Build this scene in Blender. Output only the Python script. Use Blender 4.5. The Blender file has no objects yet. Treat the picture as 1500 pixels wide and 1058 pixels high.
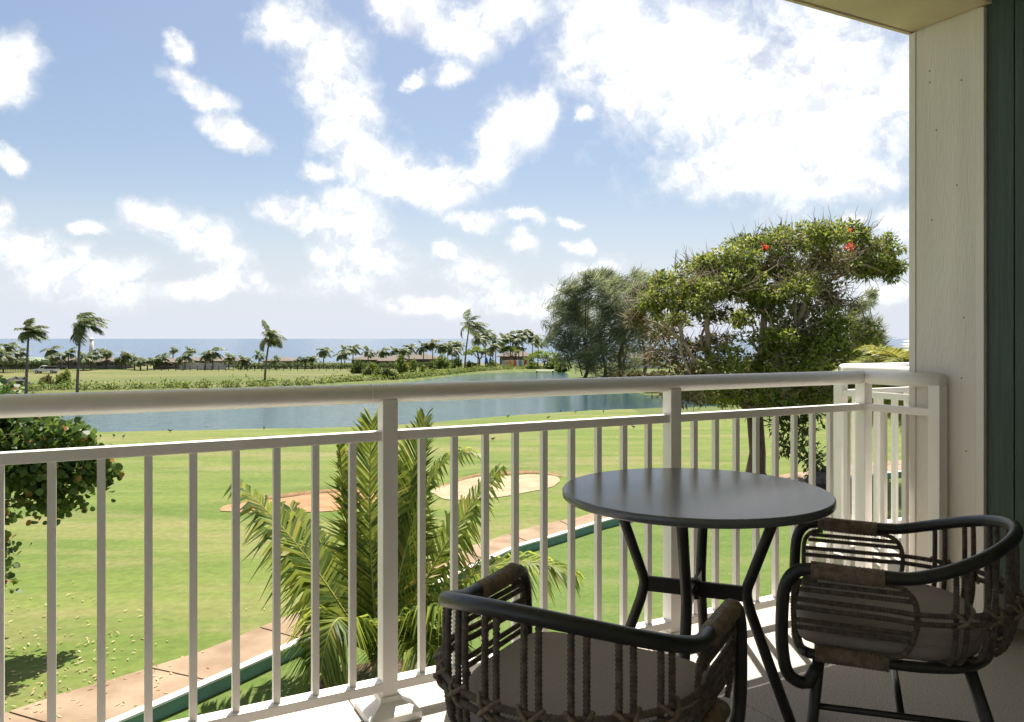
import bpy, math, random
import numpy as np
from mathutils import Vector, Matrix
random.seed(7)
rng = np.random.default_rng(7)
R = math.radians
SC = bpy.context.scene
COL = SC.collection

# ------------------------------------------------------------------ camera, light, exposure
F, CX, HY, CAMZ = 1150.0, 750.0, 496.0, 1.213          # focal length and horizon of the photograph (1500 px wide)
cd = bpy.data.cameras.new('camera'); cam = bpy.data.objects.new('camera', cd); COL.objects.link(cam)
cd.sensor_width = 36; cd.lens = 36 * F / 1500; cd.shift_y = -(529 - HY) / 1500
cd.clip_start = 0.05; cd.clip_end = 150000
cam.location = (0, 0, CAMZ); cam.rotation_euler = (R(90), 0, 0)
SC.camera = cam

SUN_EL, SUN_AZ = R(63.5), R(2)                            # azimuth measured from +Y towards +X
SKY_STRENGTH, SUN_STRENGTH = 0.1, 2.0
sl = bpy.data.lights.new('sun', 'SUN'); sl.energy = SUN_STRENGTH; sl.angle = R(0.53); sl.color = (1, .955, .88)
sun = bpy.data.objects.new('sun', sl); COL.objects.link(sun); sun.location = (0, 0, 60)
tosun = Vector((math.sin(SUN_AZ) * math.cos(SUN_EL), math.cos(SUN_AZ) * math.cos(SUN_EL), math.sin(SUN_EL)))
sun.rotation_euler = tosun.to_track_quat('Z', 'Y').to_euler()

vs = SC.view_settings
vs.view_transform = 'Standard'; vs.look = 'None'; vs.gamma = 1; vs.use_curve_mapping = False
vs.exposure = 2.4
SC.cycles.max_bounces = 8; SC.cycles.diffuse_bounces = 6; SC.cycles.glossy_bounces = 3
SC.cycles.transmission_bounces = 4; SC.cycles.transparent_max_bounces = 4
SC.cycles.use_denoising = True

# ------------------------------------------------------------------ sky with cumulus clouds
W = bpy.data.worlds.new('World'); SC.world = W; W.use_nodes = True
nt = W.node_tree; nt.nodes.clear()
def N(t, **k):
    n = nt.nodes.new(t)
    for a, b in k.items(): setattr(n, a, b)
    return n
def L(a, b): nt.links.new(a, b)
def mth(op, a, b=None, c=None, clamp=False):
    n = N('ShaderNodeMath', operation=op, use_clamp=clamp)
    for i, v in enumerate((a, b, c)):
        if v is None: continue
        if isinstance(v, (int, float)): n.inputs[i].default_value = v
        else: L(v, n.inputs[i])
    return n.outputs[0]
tc = N('ShaderNodeTexCoord'); sep = N('ShaderNodeSeparateXYZ'); L(tc.outputs['Generated'], sep.inputs[0])
u = mth('ARCTAN2', sep.outputs[0], sep.outputs[1]); v = mth('ARCSINE', sep.outputs[2])
uv = N('ShaderNodeCombineXYZ'); L(u, uv.inputs[0]); L(v, uv.inputs[1])
wn = N('ShaderNodeTexNoise'); wn.inputs['Scale'].default_value = 9; wn.inputs['Detail'].default_value = 9
wn.inputs['Roughness'].default_value = .62
L(tc.outputs['Generated'], wn.inputs['Vector'])
wsub = N('ShaderNodeVectorMath', operation='MULTIPLY_ADD'); L(wn.outputs['Color'], wsub.inputs[0])
wsub.inputs[1].default_value = (.085, .085, 0); wsub.inputs[2].default_value = (-.0425, -.0425, 0)
wadd = N('ShaderNodeVectorMath', operation='ADD'); L(uv.outputs[0], wadd.inputs[0]); L(wsub.outputs[0], wadd.inputs[1])
wadd2 = N('ShaderNodeVectorMath', operation='MULTIPLY_ADD'); L(wn.outputs['Color'], wadd2.inputs[0]); wadd2.inputs[1].default_value = (.06, .06, .06); L(tc.outputs['Generated'], wadd2.inputs[2])
# cloud bodies: centre and half-axes, as seen from the balcony (converted to azimuth / elevation)
CL = [(425,30,62,50,-20),(478,100,62,62,0),(500,175,58,66,0),(525,235,70,52,-10),(575,268,85,36,0),(655,272,80,34,5),(715,228,38,52,-20),
      (758,175,56,46,20),(800,150,26,30,0),(460,258,34,22,0),(440,322,58,26,0),(505,322,66,48,0),(552,375,62,40,-20),(480,368,44,30,0),(505,412,62,32,0),
      (600,10,62,40,0),(672,45,66,42,10),(735,15,60,40,0),(655,112,42,20,20),(596,128,20,14,0),
      (880,40,90,80,0),(1010,110,150,120,0),(1190,150,190,150,0),(930,142,56,26,0),(1080,245,118,48,8),(1225,262,120,46,0),(1318,325,50,34,0),
      (14,98,48,56,-25),(262,66,20,22,0),(282,130,62,24,-25),(350,198,52,24,-15),(20,230,40,18,-15),(140,330,30,12,0),
      (40,372,80,36,0),(0,322,26,34,0),(225,312,52,32,0),(292,352,62,34,-20),(322,392,52,30,0),(120,405,130,40,0),(320,425,110,22,0),
      (655,370,26,17,0),(700,332,40,20,-10),(768,362,26,17,0),(772,326,38,13,0),(842,336,20,10,0),(690,405,74,30,-8),(620,440,100,24,0),
      (790,440,110,26,0),(870,405,56,24,25),(850,370,26,12,0),(858,160,16,14,0),(1245,330,26,16,0),(1290,420,60,22,0)]
acc = None
for (px, py, rx, ry, rot) in CL:
    uu = math.atan((px - CX) / F); vv = math.atan((HY - py) / F * math.cos(uu))
    m = N('ShaderNodeMapping', vector_type='TEXTURE'); L(wadd.outputs[0], m.inputs['Vector'])
    m.inputs['Location'].default_value = (uu, vv, 0); m.inputs['Rotation'].default_value = (0, 0, R(rot))
    m.inputs['Scale'].default_value = (rx / F * math.cos(uu)**2 * 1.12, ry / F * math.cos(uu) * 1.12, 1)
    ln = N('ShaderNodeVectorMath', operation='LENGTH'); L(m.outputs[0], ln.inputs[0])
    acc = ln.outputs['Value'] if acc is None else mth('SMOOTH_MIN', acc, ln.outputs['Value'], .3)
body = mth('SUBTRACT', 1.0, acc)
# the same kind of clouds all round: free noise in every direction the list above does not describe
fn = N('ShaderNodeTexNoise'); fn.inputs['Scale'].default_value = 3.2; fn.inputs['Detail'].default_value = 7; fn.inputs['Roughness'].default_value = .58
L(tc.outputs['Generated'], fn.inputs['Vector'])
free = mth('MULTIPLY_ADD', fn.outputs['Fac'], 5.0, -2.55)
au = mth('ABSOLUTE', u)
side = mth('MULTIPLY', mth('SUBTRACT', au, .56), 8.0, clamp=True)
high = mth('MULTIPLY', mth('SUBTRACT', v, .42), 8.0, clamp=True)
where = mth('MAXIMUM', side, high)
free = mth('ADD', free, mth('MULTIPLY_ADD', where, 6.0, -6.0))
body = mth('MAXIMUM', body, free)
wf = N('ShaderNodeTexNoise'); wf.inputs['Scale'].default_value = 26; wf.inputs['Detail'].default_value = 8; wf.inputs['Roughness'].default_value = .6
L(wadd2.outputs[0], wf.inputs['Vector'])
fine = mth('MULTIPLY_ADD', wf.outputs['Fac'], 2.2, mth('MULTIPLY_ADD', wn.outputs['Fac'], 1.8, -2.0))
dens = mth('ADD', mth('MULTIPLY_ADD', body, 1.9, -.04), fine)
ss = N('ShaderNodeMapRange', interpolation_type='SMOOTHSTEP'); L(dens, ss.inputs['Value'])
ss.inputs['From Min'].default_value = -.30; ss.inputs['From Max'].default_value = 1.05
sky = N('ShaderNodeTexSky', sky_type='NISHITA'); sky.sun_disc = False
sky.sun_elevation = SUN_EL; sky.sun_rotation = SUN_AZ; sky.altitude = 10; sky.air_density = 1.0; sky.dust_density = 1.6; sky.ozone_density = 1.2
skym = N('ShaderNodeVectorMath', operation='SCALE'); L(sky.outputs[0], skym.inputs[0]); skym.inputs['Scale'].default_value = .232
# pale marine air near the horizon
hz = N('ShaderNodeMapRange', interpolation_type='SMOOTHSTEP'); L(v, hz.inputs['Value'])
hz.inputs['From Min'].default_value = .22; hz.inputs['From Max'].default_value = -.01; hz.inputs['To Max'].default_value = .92
hm = N('ShaderNodeMix', data_type='RGBA'); L(hz.outputs[0], hm.inputs['Factor']); L(skym.outputs[0], hm.inputs['A'])
hm.inputs['B'].default_value = (1.52, 1.63, 1.84, 1)
# cloud brightness: thin rims white, thick hearts a little grey
gn = N('ShaderNodeTexNoise'); gn.inputs['Scale'].default_value = 6.0; gn.inputs['Detail'].default_value = 4
L(tc.outputs['Generated'], gn.inputs['Vector'])
up_ = N('ShaderNodeVectorMath', operation='ADD'); L(wadd2.outputs[0], up_.inputs[0]); up_.inputs[1].default_value = (0, .004, .016)
wu = N('ShaderNodeTexNoise'); wu.inputs['Scale'].default_value = 26; wu.inputs['Detail'].default_value = 4; wu.inputs['Roughness'].default_value = .6; L(up_.outputs[0], wu.inputs['Vector'])
relief = mth('MULTIPLY', mth('SUBTRACT', wu.outputs['Fac'], wf.outputs['Fac']), 2.2)   # lobes turned away from the sun are greyer
gr = N('ShaderNodeMapRange', interpolation_type='SMOOTHSTEP'); L(mth('ADD', relief, mth('MULTIPLY', gn.outputs['Fac'], mth('MULTIPLY_ADD', body, .55, .75))), gr.inputs['Value'])
gr.inputs['From Min'].default_value = .40; gr.inputs['From Max'].default_value = .95
core = N('ShaderNodeMapRange', interpolation_type='SMOOTHSTEP'); L(dens, core.inputs['Value'])     # thin cloud is dimmer than its dense heart
core.inputs['From Min'].default_value = .1; core.inputs['From Max'].default_value = 1.9
c0 = N('ShaderNodeMix', data_type='RGBA'); L(core.outputs[0], c0.inputs['Factor'])
c0.inputs['A'].default_value = (1.72, 1.78, 1.86, 1); c0.inputs['B'].default_value = (3.1, 3.12, 3.15, 1)
cc = N('ShaderNodeMix', data_type='RGBA'); L(mth('MULTIPLY', gr.outputs[0], .85), cc.inputs['Factor'])
L(c0.outputs['Result'], cc.inputs['A']); cc.inputs['B'].default_value = (1.50, 1.58, 1.72, 1)
low = mth('MULTIPLY_ADD', hz.outputs[0], -.45, 1.0)        # clouds thin out into the haze low down
fac = mth('MULTIPLY', ss.outputs[0], mth('MULTIPLY', low, .97))
mx = N('ShaderNodeMix', data_type='RGBA'); L(fac, mx.inputs['Factor']); L(hm.outputs['Result'], mx.inputs['A']); L(cc.outputs['Result'], mx.inputs['B'])
bg = N('ShaderNodeBackground'); bg.inputs['Strength'].default_value = SKY_STRENGTH; L(mx.outputs['Result'], bg.inputs['Color'])
wo = N('ShaderNodeOutputWorld'); L(bg.outputs[0], wo.inputs['Surface'])

# ------------------------------------------------------------------ materials
def new_mat(name):
    m = bpy.data.materials.new(name); m.use_nodes = True
    t = m.node_tree; b = t.nodes['Principled BSDF']
    return m, t, b
def pm(name, c1, c2=None, scale=8, rough=.6, bump=0, bscale=60, spec=.4, detail=6, stretch=(1,1,1), metal=0, lo=.35, hi=.65, coat=0):
    m, t, b = new_mat(name)
    b.inputs['Roughness'].default_value = rough; b.inputs['Specular IOR Level'].default_value = spec; b.inputs['Metallic'].default_value = metal
    b.inputs['Coat Weight'].default_value = coat
    b.inputs['Base Color'].default_value = (*c1, 1)
    g = t.nodes.new('ShaderNodeNewGeometry') if False else t.nodes.new('ShaderNodeTexCoord')
    mp = t.nodes.new('ShaderNodeMapping'); mp.inputs['Scale'].default_value = stretch; t.links.new(g.outputs['Object'], mp.inputs[0])
    if c2 is not None:
        n = t.nodes.new('ShaderNodeTexNoise'); n.inputs['Scale'].default_value = scale; n.inputs['Detail'].default_value = detail
        t.links.new(mp.outputs[0], n.inputs['Vector'])
        mr = t.nodes.new('ShaderNodeMapRange'); mr.inputs['From Min'].default_value = lo; mr.inputs['From Max'].default_value = hi
        t.links.new(n.outputs['Fac'], mr.inputs['Value'])
        mi = t.nodes.new('ShaderNodeMix'); mi.data_type = 'RGBA'; t.links.new(mr.outputs[0], mi.inputs['Factor'])
        mi.inputs['A'].default_value = (*c1, 1); mi.inputs['B'].default_value = (*c2, 1)
        t.links.new(mi.outputs['Result'], b.inputs['Base Color'])
    if bump:
        n2 = t.nodes.new('ShaderNodeTexNoise'); n2.inputs['Scale'].default_value = bscale; n2.inputs['Detail'].default_value = 5
        t.links.new(mp.outputs[0], n2.inputs['Vector'])
        bp = t.nodes.new('ShaderNodeBump'); bp.inputs['Strength'].default_value = bump; bp.inputs['Distance'].default_value = .01
        t.links.new(n2.outputs['Fac'], bp.inputs['Height']); t.links.new(bp.outputs[0], b.inputs['Normal'])
    return m
def leafm(name, c1, c2, trans=.35, rough=.5, spec=.3, c3=None):
    """foliage: colour between c1 and c2 by the leaf's own random tint, some light shining through"""
    m, t, b = new_mat(name)
    at = t.nodes.new('ShaderNodeAttribute'); at.attribute_name = 'tint'
    cr = t.nodes.new('ShaderNodeValToRGB'); e = cr.color_ramp.elements
    e[0].color = (*c1, 1); e[1].color = (*c2, 1); e[0].position = .1; e[1].position = .9
    if c3: n = e.new(.97); n.color = (*c3, 1)
    t.links.new(at.outputs['Fac'], cr.inputs[0])
    t.links.new(cr.outputs[0], b.inputs['Base Color']); b.inputs['Roughness'].default_value = rough; b.inputs['Specular IOR Level'].default_value = spec
    tr = t.nodes.new('ShaderNodeBsdfTranslucent')
    hs = t.nodes.new('ShaderNodeHueSaturation'); hs.inputs['Hue'].default_value = .485; hs.inputs['Value'].default_value = 1.5
    t.links.new(cr.outputs[0], hs.inputs['Color']); t.links.new(hs.outputs[0], tr.inputs['Color'])
    ms = t.nodes.new('ShaderNodeMixShader'); ms.inputs[0].default_value = trans
    t.links.new(b.outputs[0], ms.inputs[1]); t.links.new(tr.outputs[0], ms.inputs[2])
    t.links.new(ms.outputs[0], t.nodes['Material Output'].inputs['Surface'])
    return m
def grassm(name, cols, scales, bump=.5):
    """turf: three colours mixed by broad and fine noise, with mowing streaks"""
    m, t, b = new_mat(name); b.inputs['Roughness'].default_value = .85; b.inputs['Specular IOR Level'].default_value = .15
    g = t.nodes.new('ShaderNodeTexCoord')
    def noise(scale, det, st=(1,1,1)):
        mp = t.nodes.new('ShaderNodeMapping'); mp.inputs['Scale'].default_value = st; mp.inputs['Rotation'].default_value = (0, 0, R(-14)); t.links.new(g.outputs['Object'], mp.inputs[0])
        n = t.nodes.new('ShaderNodeTexNoise'); n.inputs['Scale'].default_value = scale; n.inputs['Detail'].default_value = det; n.inputs['Roughness'].default_value = .65
        t.links.new(mp.outputs[0], n.inputs['Vector']); return n.outputs['Fac']
    def mr(x, a, c):
        r = t.nodes.new('ShaderNodeMapRange'); r.inputs['From Min'].default_value = a; r.inputs['From Max'].default_value = c; t.links.new(x, r.inputs['Value']); return r.outputs[0]
    def mix(f, a, c):
        x = t.nodes.new('ShaderNodeMix'); x.data_type = 'RGBA'; t.links.new(f, x.inputs['Factor'])
        for k, q in (('A', a), ('B', c)):
            if isinstance(q, tuple): x.inputs[k].default_value = (*q, 1)
            else: t.links.new(q, x.inputs[k])
        return x.outputs['Result']
    base = mix(mr(noise(scales[0], 7, (.30, 1.7, 1)), .36, .64), cols[0], cols[1])
    base = mix(mr(noise(scales[1], 9, (.35, 1.5, 1)), .47, .72), base, cols[2])
    fn = noise(scales[2], 10)
    hs = t.nodes.new('ShaderNodeHueSaturation'); t.links.new(base, hs.inputs['Color'])
    t.links.new(mr(fn, .1, .9), hs.inputs['Value']); 
    r = hs.inputs['Value'].links[0].from_node; r.inputs['To Min'].default_value = .62; r.inputs['To Max'].default_value = 1.38
    t.links.new(hs.outputs[0], b.inputs['Base Color'])
    bp = t.nodes.new('ShaderNodeBump'); bp.inputs['Strength'].default_value = bump; bp.inputs['Distance'].default_value = .05
    t.links.new(fn, bp.inputs['Height']); t.links.new(bp.outputs[0], b.inputs['Normal'])
    return m
def waterm(name, col, rough, scale, stretch, strength, dist=.1, foam=None):
    m, t, b = new_mat(name)
    b.inputs['Base Color'].default_value = (*col, 1); b.inputs['Roughness'].default_value = rough; b.inputs['IOR'].default_value = 1.33
    g = t.nodes.new('ShaderNodeTexCoord'); mp = t.nodes.new('ShaderNodeMapping'); mp.inputs['Scale'].default_value = stretch; t.links.new(g.outputs['Object'], mp.inputs[0])
    n = t.nodes.new('ShaderNodeTexNoise'); n.inputs['Scale'].default_value = scale; n.inputs['Detail'].default_value = 6; t.links.new(mp.outputs[0], n.inputs['Vector'])
    bp = t.nodes.new('ShaderNodeBump'); bp.inputs['Strength'].default_value = strength; bp.inputs['Distance'].default_value = dist
    t.links.new(n.outputs['Fac'], bp.inputs['Height']); t.links.new(bp.outputs[0], b.inputs['Normal'])
    if foam:
        n2 = t.nodes.new('ShaderNodeTexNoise'); n2.inputs['Scale'].default_value = foam; n2.inputs['Detail'].default_value = 8
        mp2 = t.nodes.new('ShaderNodeMapping'); mp2.inputs['Scale'].default_value = (1, .35, 1); t.links.new(g.outputs['Object'], mp2.inputs[0]); t.links.new(mp2.outputs[0], n2.inputs['Vector'])
        r = t.nodes.new('ShaderNodeMapRange'); r.inputs['From Min'].default_value = .67; r.inputs['From Max'].default_value = .76; t.links.new(n2.outputs['Fac'], r.inputs['Value'])
        mi = t.nodes.new('ShaderNodeMix'); mi.data_type = 'RGBA'; t.links.new(r.outputs[0], mi.inputs['Factor']); mi.inputs['A'].default_value = (*col, 1); mi.inputs['B'].default_value = (.6, .65, .7, 1)
        t.links.new(mi.outputs['Result'], b.inputs['Base Color'])
    return m
M = dict(
    rail=pm('white_rail_paint', (.87,.825,.775), (.81,.765,.715), 5, .34, .04, 250, .5),
    plate=pm('white_cast_metal', (.80,.78,.74), (.72,.69,.64), 14, .4, .05, 180, .5),
    deck=pm('speckled_concrete', (.58,.52,.455), (.32,.28,.24), 190, .85, .5, 230, .25, lo=.38, hi=.66),
    column=pm('cream_stucco_board', (.80,.745,.675), (.72,.67,.605), 9, .75, .45, 130, .25, stretch=(1,1,.12)),
    trim=pm('cream_trim_paint', (.81,.755,.685), (.74,.69,.625), 6, .6, .12, 90, .3, stretch=(1,1,.15)),
    beam=pm('beige_beam_paint', (.74,.60,.46), (.66,.53,.41), 5, .65, .1, 60, .3),
    siding=pm('green_wood_siding', (.066,.10,.082), (.047,.074,.062), 16, .5, .55, 60, .35, stretch=(3,3,.10)),
    curb=pm('pale_concrete', (.55,.53,.49), (.47,.45,.41), 8, .8, .2, 90),
    ceiling=pm('beige_ceiling', (.80,.74,.66), (.75,.69,.61), 3, .8, .1, 40),
    black=pm('black_metal', (.016,.016,.017), (.024,.023,.023), 30, .36, .03, 300, .5),
    rope=pm('brown_rope', (.175,.14,.112), (.095,.075,.06), 70, .72, .6, 420, .3),
    ropelight=pm('tan_brown_rope', (.29,.22,.165), (.16,.12,.09), 60, .7, .6, 420, .3),
    cushion=pm('taupe_fabric', (.46,.395,.36), (.32,.275,.25), 520, .95, .5, 700, .15),
    tabletop=pm('charcoal_table_top', (.12,.12,.13), (.105,.105,.115), 6, .22, .01, 60, .6),
    tableleg=pm('black_brown_metal', (.017,.014,.012), (.026,.020,.016), 12, .42, .05, 200, .5),
    path=pm('stamped_orange_concrete', (.31,.222,.145), (.215,.145,.088), .9, .85, .8, 9, .2, detail=9),
    wallwhite=pm('white_wall_cap', (.72,.71,.67), (.60,.58,.53), 3, .7, .2, 30),
    wallgreen=pm('teal_wall_paint', (.13,.26,.20), (.10,.205,.155), 2.5, .7, .25, 25),
    sandred=pm('red_sand', (.36,.205,.11), (.28,.155,.08), 1.3, .95, .5, 12, .1),
    sandpale=pm('pale_sand', (.36,.30,.195), (.29,.235,.145), 1.3, .95, .5, 12, .1),
    mulch=pm('brown_mulch', (.12,.085,.05), (.05,.035,.022), 7, .95, 1, 30, .1),
    bark=pm('grey_brown_bark', (.20,.145,.10), (.10,.07,.05), 5, .9, .9, 14, .15, stretch=(1,1,.25)),
    twig=pm('pale_twig_bark', (.40,.31,.22), (.25,.19,.135), 9, .9),
    palmtrunk=pm('palm_trunk_bark', (.21,.17,.13), (.12,.095,.07), 4, .9, .6, 9, stretch=(1,1,3)),
    midrib=pm('yellow_green_rib', (.33,.29,.06), (.24,.25,.05), 4, .55),
    rock=pm('dark_rock', (.06,.055,.05), (.11,.10,.09), 3, .9, .8, 5),
    roofbrown=pm('brown_shingle', (.17,.13,.10), (.11,.085,.065), 1.4, .9, .5, 4),
    roofgreen=pm('pale_green_roof', (.22,.26,.17), (.17,.21,.13), 1, .8),
    housewall=pm('grey_house_wall', (.22,.20,.18), (.17,.155,.14), 1, .85),
    housepale=pm('pale_house_wall', (.60,.57,.52), (.52,.49,.44), 1, .85),
    dark=pm('dark_window_glass', (.02,.024,.028), None, rough=.12, spec=.6),
    white=pm('white_paint', (.72,.72,.71), (.65,.65,.64), 3, .4),
    rubber=pm('black_rubber', (.02,.02,.02), (.03,.03,.03), 9, .8),
    bird=pm('dark_feathers', (.03,.024,.02), (.05,.04,.03), 40, .7),
    pink=pm('pinkish_wall', (.62,.47,.38), (.55,.42,.34), 2, .8),
    blue=pm('blue_canvas', (.05,.16,.42), (.04,.12,.34), 2, .8),
    soil=pm('bare_reddish_soil', (.36,.22,.12), (.24,.15,.08), 3, .95, .6, 12, .1),
)
G_LAWN = grassm('fairway_turf', [(.080,.122,.019), (.138,.168,.036), (.205,.175,.075)], [.16, .24, 3.5])
G_NEAR = grassm('garden_turf', [(.075,.122,.022), (.10,.142,.03), (.13,.148,.045)], [.5, .9, 6])
G_MEAD = grassm('meadow_turf', [(.075,.10,.023), (.122,.127,.036), (.18,.155,.065)], [.05, .08, 1.2])
G_ROUGH = grassm('rough_turf', [(.07,.10,.022), (.10,.125,.03), (.14,.13,.05)], [.12, .2, 6])
LF = dict(
    palm=leafm('palm_leaf', (.06,.11,.018), (.31,.35,.05), .5, .5, .3, (.34,.28,.07)),
    palmfar=leafm('far_palm_leaf', (.085,.115,.045), (.18,.21,.08), .38, .5, .3, (.2,.17,.08)),
    tulip=leafm('glossy_tree_leaf', (.055,.095,.018), (.26,.30,.05), .45, .5, .3, (.20,.20,.05)),
    dull=leafm('dull_brown_leaf', (.10,.075,.035), (.12,.13,.035), .3, .6),
    iron=leafm('ironwood_needle', (.125,.15,.082), (.24,.265,.14), .5, .7, .2),
    grape=leafm('round_leathery_leaf', (.04,.085,.018), (.13,.20,.034), .35, .5, .3, (.24,.15,.04)),
    shrub=leafm('shrub_leaf', (.07,.115,.022), (.20,.245,.045), .38, .55),
    dark=leafm('dark_shrub_leaf', (.05,.08,.022), (.115,.155,.04), .35, .55),
    umbrella=leafm('bright_canopy_leaf', (.10,.16,.022), (.19,.25,.038), .4, .55),
    litter=leafm('dry_leaf', (.34,.24,.11), (.52,.42,.22), .2, .7),
    flower=leafm('orange_red_petal', (.60,.09,.03), (.75,.16,.05), .3, .5),
    spear=leafm('fan_palm_leaf', (.13,.17,.025), (.32,.29,.055), .4, .4, .4),
)
WATER = waterm('lake_water', (.034,.075,.085), .08, 1.1, (.45, 1.5, 1), 1.0, .12)
SEA = waterm('sea_water', (.022,.065,.125), .22, .03, (.5, 1.4, 1), .6, 1.2, foam=.045)

# ------------------------------------------------------------------ helpers
def tag(o, label, cat, group=None):
    o['label'] = label; o['category'] = cat
    if group: o['group'] = group
    return o
def obj(name, me, mat=None, parent=None, kind=None):
    o = bpy.data.objects.new(name, me); COL.objects.link(o)
    if mat is not None and not me.materials: me.materials.append(mat)
    if parent is not None: o.parent = parent
    if kind: o['kind'] = kind
    return o
def thing(name, label, cat, loc=(0, 0, 0), rz=0, group=None):
    o = bpy.data.objects.new(name, None); COL.objects.link(o); o.empty_display_size = .2
    o.location = loc; o.rotation_euler = (0, 0, rz)
    return tag(o, label, cat, group)
def dup(o, parent=None):
    c = o.copy(); COL.objects.link(c); c.parent = parent
    for ch in list(o.children): dup(ch, c)
    return c
def pyd(name, vs_, fs, smooth=False):
    me = bpy.data.meshes.new(name); me.from_pydata([tuple(map(float, p)) for p in vs_], [], fs); me.update()
    if smooth: me.polygons.foreach_set('use_smooth', [True] * len(me.polygons))
    return me
def npmesh(name, V, Fq, tint=None, smooth=False):
    """fast mesh from arrays: V (n,3), Fq (m,k) with k corners each"""
    me = bpy.data.meshes.new(name); V = np.asarray(V, np.float32); Fq = np.asarray(Fq, np.int32); m, k = Fq.shape
    me.vertices.add(len(V)); me.vertices.foreach_set('co', V.ravel())
    me.loops.add(m * k); me.loops.foreach_set('vertex_index', Fq.ravel())
    me.polygons.add(m); me.polygons.foreach_set('loop_start', np.arange(0, m * k, k, dtype=np.int32)); me.polygons.foreach_set('loop_total', np.full(m, k, np.int32))
    if smooth: me.polygons.foreach_set('use_smooth', np.ones(m, bool))
    if tint is not None:
        a = me.attributes.new('tint', 'FLOAT', 'FACE'); a.data.foreach_set('value', np.asarray(tint, np.float32))
    me.update(calc_edges=True); return me
def box_geo(x0, x1, y0, y1, z0, z1):
    v_ = [(x, y, z) for z in (z0, z1) for y in (y0, y1) for x in (x0, x1)]
    f_ = [(0,2,3,1), (4,5,7,6), (0,1,5,4), (1,3,7,5), (3,2,6,7), (2,0,4,6)]
    return v_, f_
def box(name, x0, x1, y0, y1, z0, z1, mat, parent=None, bev=0, kind=None):
    me = pyd(name, *box_geo(x0, x1, y0, y1, z0, z1)); o = obj(name, me, mat, parent, kind)
    if bev:
        b = o.modifiers.new('bevel', 'BEVEL'); b.width = bev; b.segments = 2
    return o
def catmull(P, n=6, closed=False):
    P = [np.array(p, float) for p in P]; out = []
    m = len(P); rngk = range(m) if closed else range(m - 1)
    for i in rngk:
        p1, p2 = P[i], P[(i+1) % m]
        p0 = P[i-1] if (closed or i > 0) else 2*p1 - p2
        p3 = P[(i+2) % m] if (closed or i + 2 < m) else 2*p2 - p1
        for k in range(n):
            t = k / n
            out.append(.5 * ((2*p1) + (-p0+p2)*t + (2*p0-5*p1+4*p2-p3)*t*t + (-p0+3*p1-3*p2+p3)*t**3))
    if not closed: out.append(P[-1])
    return out
def resample(P, step):
    P = np.array(P); d = np.r_[0, np.cumsum(np.linalg.norm(np.diff(P, axis=0), axis=1))]
    n = max(2, int(d[-1] / step) + 1); s = np.linspace(0, d[-1], n)
    return np.stack([np.interp(s, d, P[:, i]) for i in range(3)], 1)
def tube_geo(P, r, n=10, cap=True, base=0):
    P = np.array(P, float); m = len(P); r = np.broadcast_to(np.asarray(r, float), (m,))
    T = np.gradient(P, axis=0); T /= np.linalg.norm(T, axis=1)[:, None] + 1e-12
    a = np.array([0, 0, 1.]) if abs(T[0][2]) < .9 else np.array([1., 0, 0])
    u_ = np.cross(T[0], a); u_ /= np.linalg.norm(u_); V = []
    ang = np.linspace(0, 2*np.pi, n, endpoint=False)
    for i in range(m):
        u_ = u_ - T[i] * u_.dot(T[i]); u_ /= np.linalg.norm(u_); w_ = np.cross(T[i], u_)
        V.append(P[i] + r[i] * (np.cos(ang)[:, None]*u_ + np.sin(ang)[:, None]*w_))
    V = np.concatenate(V); Fs = []
    for i in range(m - 1):
        for k in range(n):
            Fs.append((base+i*n+k, base+i*n+(k+1) % n, base+(i+1)*n+(k+1) % n, base+(i+1)*n+k))
    if cap:
        Fs.append(tuple(base + k for k in range(n))[::-1]); Fs.append(tuple(base+(m-1)*n+k for k in range(n)))
    return V, Fs
def tube(name, P, r, mat, parent=None, n=10, cap=True):
    V, Fs = tube_geo(P, r, n, cap); return obj(name, pyd(name, V, Fs, True), mat, parent)
def tubes(name, paths, mat, parent=None, n=6):
    Vs, Fa, b = [], [], 0
    for P, r in paths:
        V, Fs = tube_geo(P, r, n, True, b); Vs.append(V); Fa += Fs; b += len(V)
    return obj(name, pyd(name, np.concatenate(Vs), Fa, True), mat, parent)
def wrapped(name, P, r, mat, parent, pitch=.0085, n=8, amp=.16):
    """a rod bound round and round with cord: ridges along its length"""
    Q = resample(P, pitch / 2); rr = r * (1 + amp * np.where(np.arange(len(Q)) % 2 == 0, 1, -1))
    V, Fs = tube_geo(Q, rr, n); return obj(name, pyd(name, V, Fs, True), mat, parent)
def unit(n): 
    d = rng.normal(size=(n, 3)); return d / np.linalg.norm(d, axis=1)[:, None]
def leaves(C, D, Nn, ln, wd, fold=.25):
    """diamond leaves: C base points, D directions, Nn approximate normals -> V, F (one bent pair of quads-as-one each)"""
    n = len(C); D = D / (np.linalg.norm(D, axis=1)[:, None] + 1e-9)
    S = np.cross(D, Nn); S /= np.linalg.norm(S, axis=1)[:, None] + 1e-9; U = np.cross(S, D)
    ln = np.broadcast_to(ln, (n,))[:, None]; wd = np.broadcast_to(wd, (n,))[:, None]
    V = np.stack([C, C + D*ln*.5 + S*wd*.5 + U*wd*fold, C + D*ln, C + D*ln*.5 - S*wd*.5 + U*wd*fold], 1).reshape(-1, 3)
    i = np.arange(n)[:, None] * 4
    Fq = np.concatenate([i + [0, 1, 2], i + [0, 2, 3]], 1).reshape(-1, 3)
    return V, Fq
def leaf_mesh(name, C, D, Nn, ln, wd, tint=None, fold=.25):
    V, Fq = leaves(C, D, Nn, ln, wd, fold); t = rng.random(len(C)) if tint is None else tint
    return npmesh(name, V, Fq, np.repeat(t, 2))
G = CAMZ - 8.0                                              # lawn level, eight metres under the eye
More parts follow.
